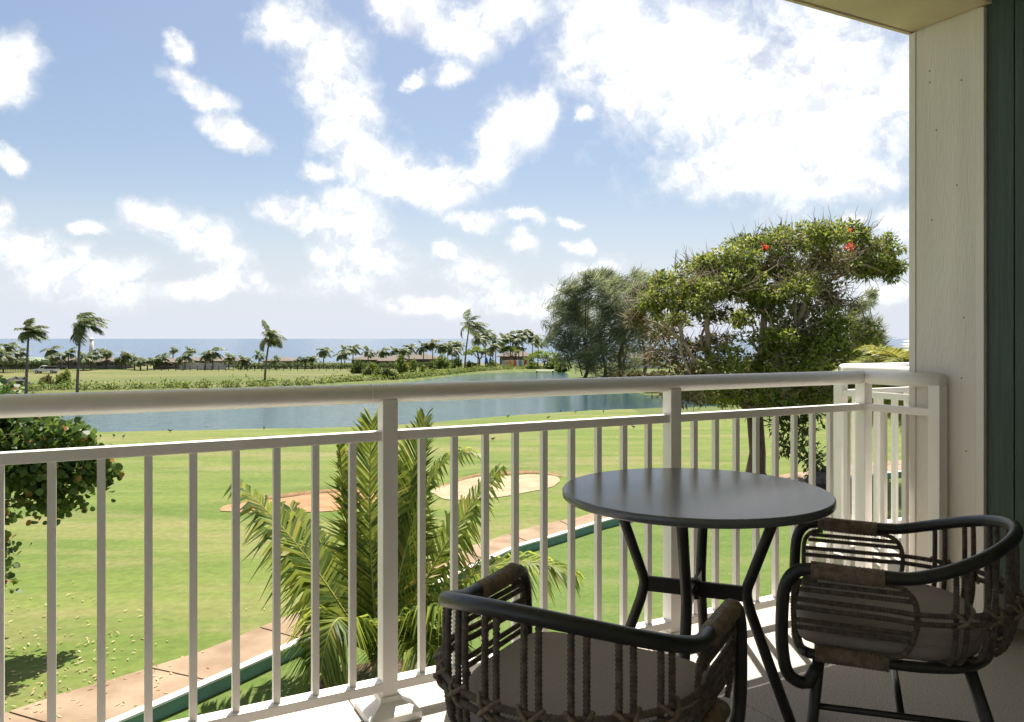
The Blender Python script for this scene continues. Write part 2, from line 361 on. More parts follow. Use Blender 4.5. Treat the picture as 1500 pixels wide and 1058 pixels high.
def at(px, py, Y):                                          # a point of the view at distance Y
    return np.array([(px - CX) / F * Y, Y, CAMZ - (py - HY) / F * Y])
def gnd(px, py, z=G):                                       # where a sight line meets the level z
    Y = (CAMZ - z) * F / (py - HY); return np.array([(px - CX) / F * Y, Y, z])

# ------------------------------------------------------------------ terrain, lake, sea
WL = G - .35
lake_px = [(-420,643),(-100,639),(0,637),(100,635),(250,632.5),(375,630),(470,628),(560,625),(640,619),(725,611.5),(850,603.5),(970,599),(1060,597),
           (1110,590),(1010,584),(950,579),(895,569),(850,561),(832,553),(828,546),(795,544.5),(760,545),(720,546.5),(690,548.5),(650,552.5),(600,559),(550,562.5),(470,566),(375,571),(200,574.5),(0,577),(-420,580)]
lake = np.array([gnd(x, y, WL)[:2] for x, y in lake_px])
lake = np.array([p[:2] for p in catmull([(*p, 0) for p in lake], 5, True)])
def poly_sdf(Q, P):
    """signed distance of points Q to the closed outline P (negative inside)"""
    d = np.full(len(Q), 1e9); ins = np.zeros(len(Q), bool); m = len(P)
    for i in range(m):
        a, b = P[i], P[(i+1) % m]; e = b - a; w_ = Q - a
        t = np.clip((w_ @ e) / (e @ e + 1e-12), 0, 1); d = np.minimum(d, np.linalg.norm(w_ - t[:, None]*e, axis=1))
        c = ((a[1] > Q[:, 1]) != (b[1] > Q[:, 1])) & (Q[:, 0] < (b[0]-a[0]) * (Q[:, 1]-a[1]) / (b[1]-a[1] + 1e-12) + a[0]); ins ^= c
    return np.where(ins, -d, d)
xs = np.arange(-300, 340.1, 1.6); ys = np.r_[np.arange(-12, 70, 1.2), np.arange(70, 285, 1.6)]
XX, YY = np.meshgrid(xs, ys); Q = np.stack([XX.ravel(), YY.ravel()], 1)
sd = poly_sdf(Q, lake)
def ground_z(Qp, sdp):
    x, y = Qp[:, 0], Qp[:, 1]
    und = .10*np.sin(x*.13+1)*np.sin(y*.11) + .12*np.sin(x*.05 + y*.07)
    far = np.clip((y-110)/40, 0, 1)
    z = G + und * np.clip((y-45)/30, 0, 1) + far*(.25*np.sin(x*.045)*np.sin(y*.06+.5))
    z = z - .35*np.clip((6-sdp)/6, 0, 1)**2 * (1 - far*.3)              # falls away to the water
    z = np.where(sdp < 0, WL + np.clip(sdp, -4, 0)*.4, np.maximum(z, WL + np.clip(sdp, 0, 2)*.168))
    z = z - np.clip((y-258)/24, 0, 1)**2 * 22                           # the shore drops to the sea
    return z
Z = ground_z(Q, sd)
def gz(x, y):
    q = np.array([[x, y]]); return float(ground_z(q, poly_sdf(q, lake))[0])
nx, ny = len(xs), len(ys)
ii = (np.arange(ny-1)[:, None]*nx + np.arange(nx-1)[None]).ravel()
Fq = np.stack([ii, ii+1, ii+nx+1, ii+nx], 1)
me = npmesh('ground', np.c_[Q, Z], Fq, smooth=True)
for m_ in (G_LAWN, G_MEAD, G_ROUGH): me.materials.append(m_)
fc = Q[Fq].mean(1); fsd = sd[Fq].mean(1)
farside = (fc[:, 1] > 100 + np.clip(fc[:, 0], 0, 60)*1.0) & (fsd > 0)
right_bank = (fc[:, 0] > 14) & (fc[:, 1] > 78) & (fsd > 0)
mi = np.where(right_bank | (farside & (fsd < 3.0)), 2, np.where(farside, 1, 0)).astype(np.int32)
me.polygons.foreach_set('material_index', mi)
obj('ground', me, None, None, 'structure')
def plane(name, x0, x1, y0, y1, z, mat):
    return obj(name, pyd(name, [(x0,y0,z),(x1,y0,z),(x1,y1,z),(x0,y1,z)], [(0,1,2,3)]), mat, None, 'structure')
plane('lake_water', -200, 80, 55, 215, WL, WATER)
plane('sea', -60000, 60000, 262, 90000, G - 19, SEA)

def sheet(name, outline, z, mat, kind='structure', parent=None, smooth_n=5):
    P = catmull([(*p[:2], 0) for p in outline], smooth_n, True)
    return obj(name, pyd(name, [(p[0], p[1], z) for p in P], [tuple(range(len(P)))]), mat, parent, kind)

# path and low wall that run off to the right
path_up = [(-260,1150),(-120,1100),(0,1050),(115,1008),(220,980),(288,957),(360,929),(470,885),(560,851),(660,812),(750,781),(806,767),(880,751),(1000,727),(1165,693),(1300,676),(1450,668)]
path_lo = [(-120,1190),(20,1120),(170,1058),(330,989),(460,931),(600,872),(700,827),(750,804),(806,788),(900,760),(1050,727),(1220,704),(1340,690),(1480,680)]
UP = [gnd(*p) for p in path_up]; LO = [gnd(*p) for p in path_lo]
UPc = resample(catmull(UP, 5), .7); LOc = resample(catmull(LO, 5), .7)
k = 60
def at_frac(P, k):
    d = np.r_[0, np.cumsum(np.linalg.norm(np.diff(P, axis=0), axis=1))]; s = np.linspace(0, d[-1], k)
    return np.stack([np.interp(s, d, P[:, i]) for i in range(3)], 1)
A, B = at_frac(UPc, k), at_frac(LOc, k)
A = A + rng.normal(size=A.shape) * [.05, .05, 0]
# stamped slabs of the path, one piece each, with open joints
path = bpy.data.objects.new('path', None); COL.objects.link(path); path['kind'] = 'structure'
obj('path_bed', pyd('path_bed', [(*p[:2], G+.006) for p in A] + [(*p[:2], G+.006) for p in B], [(i, i+1, k+i+1, k+i) for i in range(k-1)]), M['mulch'], path)
for i in range(0, k-1, 3):
    j = min(i+3, k-1)
    if i == j: continue
    top = []; e = .012
    ai, aj, bi, bj = A[i], A[j], B[i], B[j]
    ring = [A[q] for q in range(i, j+1)] + [B[q] for q in range(j, i-1, -1)]
    c = np.mean(ring, 0); ring = [c + (p - c)*(1 - .035/np.linalg.norm(p-c)) for p in ring]; n = len(ring)
    v_ = [(p[0], p[1], G+.035) for p in ring] + [(p[0], p[1], G) for p in ring]
    obj('paving_slab', pyd('paving_slab', v_, [tuple(range(n))[::-1]] + [(q, (q+1) % n, n+(q+1) % n, n+q) for q in range(n)]), M['path'], path)
# the wall: white cap over a teal face, lower garden in front of it
LOW = G - .24
T_ = np.gradient(LOc, axis=0); Nn = np.stack([T_[:, 1], -T_[:, 0], 0*T_[:, 0]], 1); Nn /= np.linalg.norm(Nn, axis=1)[:, None]
def strip(name, o0, o1, z0, z1, mat, parent):
    a, b = LOc + Nn*o0, LOc + Nn*o1; n = len(a)
    V = np.concatenate([np.c_[a[:, :2], np.full(n, z0)], np.c_[b[:, :2], np.full(n, z0)], np.c_[b[:, :2], np.full(n, z1)], np.c_[a[:, :2], np.full(n, z1)]])
    Fs = []
    for i in range(n-1):
        for q in range(4): r_ = (q+1) % 4; Fs.append((q*n+i, q*n+i+1, r_*n+i+1, r_*n+i))
    Fs += [(0, n, 2*n, 3*n), (n-1, 4*n-1, 3*n-1, 2*n-1)]
    return obj(name, pyd(name, V, Fs), mat, parent)
w = thing('retaining_wall', 'low teal garden wall with white cap running along the orange path', 'wall', (0, 0, 0))
strip('wall_face', .03, .20, LOW-.3, G+.06, M['wallgreen'], w); strip('wall_cap', 0, .235, G+.062, G+.115, M['wallwhite'], w)
# lower garden turf reaches from the wall back to the building
gv = [tuple((p + n_*.1)[:2]) for p, n_ in zip(LOc, Nn)]
GV = [(x, y, LOW) for x, y in gv] + [(gv[-1][0], -14, LOW), (gv[0][0], -14, LOW)]
# cut the main ground away here: the garden lies lower, so the terrain is pushed under it
gp = np.array([p[:2] for p in GV]); gs = poly_sdf(Q, gp)
gm = bpy.data.objects['ground'].data; co = np.empty(len(gm.vertices)*3, np.float32); gm.vertices.foreach_get('co', co); co = co.reshape(-1, 3)
co[gs < 1.3, 2] -= 1.6; gm.vertices.foreach_set('co', co.ravel()); gm.update()
shoulder = UPc - LOc[np.minimum(np.arange(len(UPc)), len(LOc)-1)]
obj('garden_lawn', pyd('garden_lawn', GV, [tuple(range(len(GV)))]), G_NEAR, None, 'structure')
# a verge that carries the fairway turf right up to the slabs
ver = [(p[0], p[1], G+.012) for p in A]; tp = np.gradient(A, axis=0); nn = np.stack([-tp[:, 1], tp[:, 0]], 1); nn /= np.linalg.norm(nn, axis=1)[:, None]
ver2 = [(p[0]+q[0]*3.2, p[1]+q[1]*3.2, G+.004) for p, q in zip(A, nn)]
base_ = [(p[0]*.6+b_[0]*.4, p[1]*.6+b_[1]*.4, G-.02) for p, b_ in zip(A, B)]
obj('verge', pyd('verge', base_ + ver + ver2, [(i, i+1, k+i+1, k+i) for i in range(k-1)] + [(k+i, k+i+1, 2*k+i+1, 2*k+i) for i in range(k-1)], True), G_LAWN, None, 'structure')

# bunkers: sand with a turf lip on the far side
def bunker(name, px, mat, lip):
    P = resample(catmull([gnd(*p) for p in px], 6, True), .9); P = P + rng.normal(size=P.shape)*[.10, .16, 0]
    o = sheet(name, P, G+.03, mat, smooth_n=3)
    pts = resample(catmull([gnd(*p) for p in lip], 5), .5); n = len(pts); hh = .15*np.sin(np.linspace(.12, np.pi-.12, n))
    V = [(*p[:2], G+.02) for p in pts] + [(p[0], p[1]+.15, G+.03+h) for p, h in zip(pts, hh)] + [(p[0], p[1]+2.6, G+.03+h*.55) for p, h in zip(pts, hh)] + [(p[0], p[1]+5.5, G-.03) for p in pts]
    q = obj('bunker_lip', pyd('bunker_lip', V, [(r*n+i, r*n+i+1, (r+1)*n+i+1, (r+1)*n+i) for r in range(3) for i in range(n-1)], True), M['soil'], None, 'structure')
    q.data.materials.append(G_LAWN)
    for pl in q.data.polygons: pl.material_index = 0 if pl.index < n-1 else 1
bunker('sand_bunker', [(325,748),(345,737),(400,732),(455,726),(510,721),(545,722),(560,732),(520,744),(450,751),(380,753)], M['sandred'], [(335,741),(400,731),(455,725),(510,720),(556,722)])
bunker('sand_bunker', [(636,722),(655,709),(700,700),(745,697),(790,695),(818,700),(812,712),(770,722),(720,730),(665,733)], M['sandpale'], [(640,716),(700,699),(745,696),(790,694),(824,699)])
sheet('bare_soil', [gnd(*p) for p in [(60,1040),(150,1012),(260,985),(215,1000),(120,1035)]], G+.016, M['soil'])

# ------------------------------------------------------------------ the balcony (a = along the rail, s = inwards from the rail)
ca, sa = .883, .469
O = Vector((-.402, 2.541, 0)); RZ = math.atan2(sa, ca)
def bal(name, label, cat, group=None):                       # things of the balcony share its axes: local x = along, local y = outwards
    return thing(name, label, cat, O, RZ, group)
def bbox(name, a0, a1, s0, s1, z0, z1, mat, parent, bev=0, kind=None):
    return box(name, a0, a1, -s1, -s0, z0, z1, mat, parent, bev, kind)
AC = 2.288                                                   # the corner post
deck = bpy.data.objects.new('deck', None); COL.objects.link(deck); deck.location = O; deck.rotation_euler = (0, 0, RZ); deck['kind'] = 'structure'
cuts = [-3.6, -1.235, -.085, 1.07, 2.62]
for a0, a1 in zip(cuts[:-1], cuts[1:]):
    bbox('slab', a0+.002, a1-.002, -.15, 3.5, -.22, 0, M['deck'], deck)
bbox('slab_bed', -3.6, 2.62, -.13, 3.5, -.3, -.224, M['curb'], deck)
st = bpy.data.objects.new('lower_building', None); COL.objects.link(st); st.location = O; st.rotation_euler = (0, 0, RZ); st['kind'] = 'structure'
bbox('lower_wall', -3.6, 2.62, .6, 3.4, LOW-.5, -.3, M['column'], st)

r = bal('balcony_railing', 'long white balcony railing with round top rail and square balusters, beside the table', 'railing')
def railtube(name, P, parent, rad=.031):
    V, Fs = tube_geo(P, rad, 28); V = np.array(V)
    return obj(name, pyd(name, V, Fs, True), M['rail'], parent)
ZT = 1.067
V, Fs = tube_geo(np.array([[-3.6,0,ZT-.031],[AC-.06,0,ZT-.031]]), .031, 28)
railtube('top_rail', [[-3.6,0,ZT-.031],[-1.2,0,ZT-.031],[AC,0,ZT-.031]], r)
railtube('top_rail', [[AC,0,ZT-.031],[AC,-.2,ZT-.031],[AC,-.385,ZT-.031]], r)
V = []; Fs = []
for q in range(9):
    for k_ in range(16): V.append((AC + .0312*math.sin(math.pi*q/8)*math.cos(k_*math.pi/8), .0312*math.sin(math.pi*q/8)*math.sin(k_*math.pi/8), ZT-.031 + .0312*math.cos(math.pi*q/8)))
obj('corner_joint', pyd('corner_joint', V, [(q*16+k_, q*16+(k_+1) % 16, q*16+16+(k_+1) % 16, q*16+16+k_) for q in range(8) for k_ in range(16)], True), M['rail'], r)
for x_ in (AC-.06, -.06): railtube('joint_ring', [[x_, 0, ZT-.031], [x_+.004, 0, ZT-.031]], r, .0318)
bbox('mid_rail', -3.6, AC, -.018, .018, .884, .916, M['rail'], r, .003)
bbox('mid_rail', AC-.018, AC+.018, .018, .385, .884, .916, M['rail'], r, .003)
bbox('bottom_rail', -3.6, AC, -.026, .026, .083, .112, M['rail'], r, .003)
bbox('bottom_rail', AC-.026, AC+.026, .026, .385, .083, .112, M['rail'], r, .003)
POST = [-2.35, -1.174, 0.0, 1.168, AC]
for i, a in enumerate(POST):
    p = bbox('post', a-.026, a+.026, -.0265, .0265, .04, ZT-.05, M['rail'], r, .003)
    # flared base shoe: square plate, sloped collar
    h = .085
    ring = lambda hw, z: [(a-hw, -hw, z), (a+hw, -hw, z), (a+hw, hw, z), (a-hw, hw, z)]
    V = ring(h, .001) + ring(h, .024) + ring(h-.006, .03) + ring(.036, .052) + ring(.034, .066) + ring(.027, .068)
    Fs = [tuple(range(4))[::-1]] + [(q*4+j, q*4+(j+1) % 4, q*4+4+(j+1) % 4, q*4+4+j) for q in range(5) for j in range(4)]
    o = obj('base_plate', pyd('base_plate', V, Fs), M['plate'], p)
    for dx, dy in ((-.062,-.062), (.062,-.062), (-.062,.062), (.062,.062)):
        tube('bolt', [[a+dx, dy, .024], [a+dx, dy, .036]], .007, M['plate'], p, 8)
bbox('post', AC-.027, AC+.027, .335, .386, .002, ZT-.05, M['rail'], r, .003)
bme = pyd('baluster', *box_geo(-.0105, .0105, -.0105, .0105, .110, .886))
for a0, a1, n in ((-2.35, -1.174, 9), (-1.174, 0, 9), (0, 1.168, 9), (1.168, AC, 9)):
    for q in range(1, n+1):
        b = obj('baluster', bme, M['rail'], r); b.location = (a0 + (a1-a0)*q/(n+1), 0, 0)
for q in range(1, 10):
    b = obj('baluster', bme, M['rail'], r); b.location = (-2.35 - .117*q, 0, 0)
for s in (.105, .21):
    b = obj('baluster', bme, M['rail'], r); b.location = (AC, -s, 0)

c = bal('balcony_column', 'cream textured balcony column with narrow corner trims beside the green wall', 'column')
CF = AC + .036
bbox('core', CF+.006, CF+.40, .225, .52, -.2, 2.56, M['column'], c)
bbox('face_board', CF, CF+.006, .238, .498, 0, 2.548, M['column'], c)
bbox('corner_trim', CF-.004, CF+.03, .205, .2355, 0, 2.549, M['trim'], c, .002)
bbox('corner_trim', CF-.004, CF+.03, .5005, .534, 0, 2.549, M['trim'], c, .002)
for s_, z_ in ((.30,2.36),(.30,2.31),(.44,2.28),(.31,1.72),(.45,1.30),(.44,1.05),(.33,2.10),(.46,.75),(.42,1.85)):
    tube('nail_head', [[CF-.0015, -s_, z_], [CF+.002, -s_, z_]], .0032, M['bark'], c, 8)
bm_ = bal('ceiling_beam', 'beige boxed beam overhead resting on the cream column', 'beam')
bbox('beam_body', -3.8, CF+.38, .215, .558, 2.556, 2.80, M['beam'], bm_, .003)
bbox('drip_edge', -3.8, CF+.38, .196, .214, 2.549, 2.80, M['beam'], bm_, .002)
g_ = bal('side_wall', 'dark green vertical board wall to the right of the column', 'wall')
s0 = .5375
for wd in (.108, .20, .20, .20, .20, .20, .20, .20, .20, .20, .20, .20, .20):
    bbox('siding_board', CF+.012, CF+.034, s0, s0+wd-.0035, .233, 2.9, M['siding'], g_, .0025); s0 += wd
bbox('wall_core', CF+.036, CF+.40, .5375, 3.5, .366, 2.9, M['siding'], g_)
bbox('curb', CF+.255, CF+.40, .5225, 3.5, 0, .36, M['curb'], g_)
roof = bpy.data.objects.new('balcony_ceiling', None); COL.objects.link(roof); roof.location = O; roof.rotation_euler = (0, 0, RZ); roof['kind'] = 'structure'
bbox('ceiling_panel', -3.8, CF+.3, .56, 3.6, 2.80, 2.9, M['ceiling'], roof)
bbox('eave', -4.6, CF+1.5, -.975, .56, 3.30, 3.42, M['beam'], roof)
bbox('upper_wall', -3.8, CF+.38, .20, .55, 2.80, 3.30, M['column'], roof)
bbox('back_wall', -3.8, CF+.3, 3.5, 3.62, -.2, 2.9, M['ceiling'], roof)

# the neighbouring balcony's rail, further out
nr = thing('neighbour_railing', 'sunlit white railing corner of the next balcony behind the cream column', 'railing', O, RZ)
NA, NS = AC + .683, -.685
railtube('top_rail', catmull([[NA+.02, -NS-.9, ZT-.031], [NA, -NS-.5, ZT-.031], [NA, -NS-.1, ZT-.031], [NA+.03, -NS-.02, ZT-.031], [NA+.1, -NS, ZT-.031], [NA+1.0, -NS, ZT-.031], [NA+2.6, -NS, ZT-.031]], 6), nr)
bbox('mid_rail', NA+.026, NA+2.6, NS-.018, NS+.018, .884, .916, M['rail'], nr); bbox('bottom_rail', NA+.026, NA+2.6, NS-.026, NS+.026, .083, .112, M['rail'], nr)
bbox('mid_rail', NA-.018, NA+.018, NS+.028, NS+.9, .884, .916, M['rail'], nr); bbox('bottom_rail', NA-.026, NA+.026, NS+.028, NS+.9, .083, .112, M['rail'], nr)
bbox('post', NA-.027, NA+.027, NS-.027, NS+.027, 0, ZT-.05, M['rail'], nr); bbox('post', NA+1.15, NA+1.204, NS-.027, NS+.027, 0, ZT-.05, M['rail'], nr)
for q in range(1, 10): b = obj('baluster', bme, M['rail'], nr); b.location = (NA + .117*q, -NS, 0)
for q in range(1, 8): b = obj('baluster', bme, M['rail'], nr); b.location = (NA, -NS - .117*q, 0)
nd = bpy.data.objects.new('neighbour_deck', None); COL.objects.link(nd); nd.location = O; nd.rotation_euler = (0, 0, RZ); nd['kind'] = 'structure'
bbox('slab', NA-.12, NA+2.7, NS-.15, 2.6, -.22, 0, M['deck'], nd); bbox('lower_wall', NA+.2, NA+2.6, .4, 2.5, LOW-.5, -.224, M['column'], nd)
bbox('house_wall', NA+.35, NA+2.6, .95, 2.5, .004, 2.9, M['siding'], nd)

# ------------------------------------------------------------------ bistro table
tx, ty = .572, 2.465
t = thing('bistro_table', 'round charcoal bistro table with bent black legs beside the railing', 'table', (tx, ty, 0), R(-27))
n = 96; RT = .413; prof = [(RT-.03, .712), (RT-.004, .714), (RT, .718), (RT, .735), (RT-.003, .7385), (RT-.006, .7395)]
V = []; Fs = []
for rr, z in prof: V += [(rr*math.cos(2*math.pi*q/n), rr*math.sin(2*math.pi*q/n), z) for q in range(n)]
for i in range(len(prof)-1): Fs += [(i*n+q, i*n+(q+1) % n, (i+1)*n+(q+1) % n, (i+1)*n+q) for q in range(n)]
Fs += [tuple(range(n))[::-1], tuple((len(prof)-1)*n+q for q in range(n))]
me = pyd('table_top', V, Fs, True); me.polygons[-1].use_smooth = False; me.polygons[-2].use_smooth = False
obj('table_top', me, M['tabletop'], t)
for q in range(4):
    an = R(6 + 90*q); d = np.array([math.cos(an), math.sin(an), 0])
    P = [d*.255 + [0,0,.711], d*.215 + [0,0,.60], d*.175 + [0,0,.49], d*.158 + [0,0,.435], d*.168 + [0,0,.38], d*.225 + [0,0,.22], d*.305 + [0,0,.004]]
    P = np.array(P); Pc = [P[0], P[1], P[2]] + catmull([P[2], P[3], P[4]], 5)[1:] + [P[5], P[6]]
    leg = tube('leg', Pc, .0165, M['tableleg'], t, 14); tube('foot_cap', [d*.3045 + [0,0,.0], d*.302 + [0,0,.012]], .0185, M['rubber'], leg, 12)
    s_ = np.array([-d[1], d[0], 0]); V = []
    for rr in (.018, .152):
        for a_, z_ in ((-.006, .405), (.006, .405), (.006, .452), (-.006, .452)): V.append(d*rr + s_*a_ + [0, 0, z_])
    obj('cross_bar', pyd('cross_bar', V, [(0,1,2,3), (7,6,5,4), (0,4,5,1), (1,5,6,2), (2,6,7,3), (3,7,4,0)]), M['tableleg'], t)
tube('hub', [[0,0,.400],[0,0,.457]], .02, M['tableleg'], t, 16)
obj('under_ring', pyd('under_ring', *box_geo(-.2, .2, -.02, .02, .7115-.012, .7115)), M['tableleg'], t)
obj('under_ring', pyd('under_ring', *box_geo(-.02, .02, -.2, .2, .7115-.014, .7105)), M['tableleg'], t)

# ------------------------------------------------------------------ rope armchair (front = +y)
HW, YB, YF = .278, -.315, .165                               # half width, back of the hoop, front end of the arm wraps
def plan(th, k=1.0, zarm=.613, zback=.708):
    """hoop plan: th from -90 (right arm) over 0 (back) to 90 (left arm); beyond: straight arms"""
    x = math.sin(th)*HW*k; y = -.035 - math.cos(th)*(abs(YB)-.035)*k
    f = math.cos(th)**1.3 if math.cos(th) > 0 else 0
    return np.array([x, y, zarm + (zback - zarm)*f])
def make_chair():
    c = thing('rope_armchair', '', 'chair')
    pts = []
    # right side front loop, arm, back, arm, left loop
    side = lambda s: [(s*.243, .172, .345), (s*.256, .198, .306), (s*.275, .240, .33), (s*.280, .255, .40), (s*.281, .255, .50), (s*.281, .247, .565), (s*.280, .222, .602), (s*.279, .18, .613), (s*.278, .08, .614), (s*.278, .0, .613)]
    back = [plan(R(a)) for a in (-86, -70, -52, -34, -17, 0, 17, 34, 52, 70, 86)]
    P = [np.array((-p[0], p[1], p[2])) for p in side(1)] + back + [np.array(p) for p in side(1)][::-1]
    hoop = tube('hoop_frame', resample(catmull(P, 8), .012), .0165, M['black'], c, 14)
    # seat ring
    ring = [(-.255, .19, .385), (-.258, .05, .388), (-.250, -.07, .388), (-.205, -.17, .386), (-.115, -.232, .385), (0, -.25, .385), (.115, -.232, .385), (.205, -.17, .386), (.250, -.07, .388), (.258, .05, .388), (.255, .19, .385), (.16, .225, .385), (0, .232, .385), (-.16, .225, .385)]
    RG = catmull(ring, 6, True); RG.append(RG[0]); tube('seat_ring', RG, .0135, M['black'], c, 12, False)
    for x, y, fx, fy in ((-.235,.165,-.262,.20), (.235,.165,.262,.20), (-.17,-.185,-.235,-.30), (.17,-.185,.235,-.30)):
        l_ = tube('leg', [(x, y, .385), ((x+fx)/2, (y+fy)/2, .2), (fx, fy, .004)], [.0155, .0145, .0125], M['black'], c, 12)
        tube('foot_cap', [(fx, fy, 0), (fx-(fx-x)*.04, fy-(fy-y)*.04, .016)], .0145, M['rubber'], l_, 10)
    for s in (-1, 1): tube('stretcher', [(s*.246, .179, .245), (s*.20, -.228, .245)], .009, M['black'], c, 8)
    tube('stretcher', [(-.223, -.03, .245), (.223, -.03, .245)], .009, M['black'], c, 8)
    # cushion: rounded pad following the ring
    out = []
    for a in np.linspace(0, 2*np.pi, 64, endpoint=False):
        x = math.cos(a); y = math.sin(a); e = 6 if y > 0 else 2.6
        rr = (abs(x)**e + abs(y)**e)**(-1/e); out.append((x*rr*.243, y*rr*(.232 if y > 0 else .232) - .003))
    V = []; lev = [(.0, .395, .93), (.0, .402, .985), (0, .425, 1.0), (0, .450, .995), (0, .466, .965), (0, .473, .90), (0, .478, .6), (0, .480, .25)]
    for _, z, k_ in lev: V += [(x*k_, y*k_, z) for x, y in out]
    m_ = 64; Fs = [(i*m_+q, i*m_+(q+1) % m_, (i+1)*m_+(q+1) % m_, (i+1)*m_+q) for i in range(len(lev)-1) for q in range(m_)]
    Fs += [tuple(range(m_))[::-1], tuple((len(lev)-1)*m_+q for q in range(m_))]
    cu = obj('cushion', pyd('cushion', V, Fs, True), M['cushion'], c)
    pp = [(x*1.004, y*1.004, .438) for x, y in out]; tube('piping', pp + [pp[0]], .0035, M['cushion'], cu, 6, False)
    # back: eight pairs of bound rods, from the hoop down past the belt to the ring
    for q in range(8):
        tm = -63 + 126*q/7
        for d in (-2.9, 2.9):
            th = R(tm + d); top = plan(th); b1 = plan(th, 1.0); tr = th*.97
            ringp = np.array([math.sin(tr)*.245, -.02 - math.cos(tr)*.225, .395])
            P = [top + [0, 0, -.012], np.array([b1[0]*1.005, b1[1]*1.005, .60]), np.array([b1[0]*1.0, b1[1], .515]), np.array([b1[0]*.985, b1[1]*.985, .455]), ringp*.35 + np.array([b1[0], b1[1], .40])*.65 + [0,0,.01], ringp]
            wrapped('back_rod', catmull(P, 6), .0068, M['rope'], c)
        # cord lashing where the pair crosses the belt
        p0 = plan(R(tm)); tan = np.array([math.cos(R(tm))*HW, math.sin(R(tm))*abs(YB), 0]); tan /= np.linalg.norm(tan); nrm = np.array([tan[1], -tan[0], 0])
        ct = np.array([p0[0], p0[1], .519]) + nrm*.017
        for sg in (-1, 1):
            P = [ct - tan*.026 + [0,0,-.021*sg] - nrm*.014, ct - tan*.013 + [0,0,-.011*sg] + nrm*.001, ct + nrm*(.006 + .003*sg), ct + tan*.013 + [0,0,.011*sg] + nrm*.001, ct + tan*.026 + [0,0,.021*sg] - nrm*.014]
            tube('lashing', catmull(P, 4), .0048, M['ropelight'], c, 8)
    # the belt: two bound rods that run along both sides and round the back
    for z in (.530, .508):
        P = [(-.272, .225, z), (-.277, .12, z), (-.279, .0, z)] + [plan(R(a), 1.035, z, z) for a in (-86, -68, -50, -32, -16, 0, 16, 32, 50, 68, 86)] + [(.279, .0, z), (.277, .12, z), (.272, .225, z)]
        wrapped('belt_rod', catmull(P, 6), .0068, M['rope'], c)
    for s in (-1, 1):
        # side loop under the arm
        P = [(s*.258, .10, .402), (s*.265, -.01, .408), (s*.272, -.045, .44), (s*.277, -.062, .50), (s*.278, -.058, .555), (s*.278, -.035, .585), (s*.278, .0, .594), (s*.278, .04, .594)]
        wrapped('side_loop', catmull(P, 6), .0068, M['rope'], c)
        P = [(s*.262, .215, .40), (s*.268, .226, .45), (s*.272, .228, .52), (s*.274, .222, .56), (s*.276, .20, .583), (s*.277, .17, .588)]
        wrapped('side_loop', catmull(P, 6), .0068, M['rope'], c)
        for z, y0, y1 in ((.574, .205, -.045), (.557, .214, -.052), (.474, .222, -.055), (.455, .222, -.048)):
            xw = .2755 if z > .5 else .268
            wrapped('side_rod', [(s*xw, y0, z), (s*xw, y1, z)], .0062, M['rope'], c)
        wrapped('arm_wrap', catmull([(s*.2795, .185, .612), (s*.278, .10, .609), (s*.278, .01, .608)], 6), .0222, M['ropelight'], c, .0105, 14, .045)
        wrapped('seat_wrap', catmull([(s*.2585, .175, .388), (s*.2585, .08, .389), (s*.2585, .0, .389)], 6), .021, M['ropelight'], c, .0105, 14, .05)
    return c
ch = make_chair()
ch['label'] = 'dark rope armchair seen from behind its rounded back, facing the table and railing'; ch['group'] = 'rope armchairs at the table'
def face(o, arm_front_mid, facing):
    o.rotation_euler = (0, 0, math.atan2(-facing[0], facing[1])); rz = o.rotation_euler.z
    o.location = (arm_front_mid[0] - facing[0]*YF, arm_front_mid[1] - facing[1]*YF, 0)
face(ch, (.236, 1.868), (.50, .866))
c2 = dup(ch); c2['label'] = 'dark rope armchair in front of the green wall, its taupe seat shown side-on'
face(c2, (.905, 2.292), (-.92, .392))

# ------------------------------------------------------------------ palms
def frond_geo(P, nl, ll, wd, base=0, droop=.35, vee=.55, start=.12, wind=(0, 0, 0), fw=.3):
    """leaflets in two rows along a curved rib P -> V, F(tri), tint"""
    P = np.array(P); d = np.r_[0, np.cumsum(np.linalg.norm(np.diff(P, axis=0), axis=1))]; d /= d[-1]
    V, Fs, ti = [], [], []
    for side in (-1, 1):
        for q in range(nl):
            t = start + (1 - start)*(q + .5*rng.random())/nl; p = np.array([np.interp(t, d, P[:, i]) for i in range(3)])
            tg = np.array([np.interp(min(1, t+.03), d, P[:, i]) - np.interp(max(0, t-.03), d, P[:, i]) for i in range(3)]); tg /= np.linalg.norm(tg)
            sd_ = np.cross(tg, [0, 0, 1]); sd_ /= np.linalg.norm(sd_) + 1e-9; up = np.cross(sd_, tg)
            l_ = ll * (.35 + .75*math.sin(math.pi*min(1, (t*.93 + .10)))) * (.85 + .3*rng.random())
            fwd = fw + .45*t
            dr = sd_*side*(1 - .25*t) + tg*fwd*(.85+.3*rng.random()) + up*vee*(.6+.8*rng.random()) + rng.normal(size=3)*.03; dr /= np.linalg.norm(dr)
            dn = np.array([0, 0, -1.]); w_ = np.cross(dr, up); w_ /= np.linalg.norm(w_) + 1e-9
            k_ = droop*(.6 + .8*rng.random())
            m1 = p + dr*l_*.5 + dn*l_*.10*k_ + np.array(wind)*l_*.15
            tip = p + dr*l_*.92 + dn*l_*.62*k_ + np.array(wind)*l_*.5
            b = base + len(V); ww = wd*(.7+.5*rng.random())
            V += [p - tg*ww*.35, p + tg*ww*.35, m1 + tg*ww*.55, m1 - tg*ww*.55, tip]
            Fs += [(b, b+1, b+2), (b, b+2, b+3), (b+3, b+2, b+4)]; tt = rng.random(); tt = tt*.9 if rng.random() < .97 else 1; ti += [tt]*3
    return V, Fs, ti
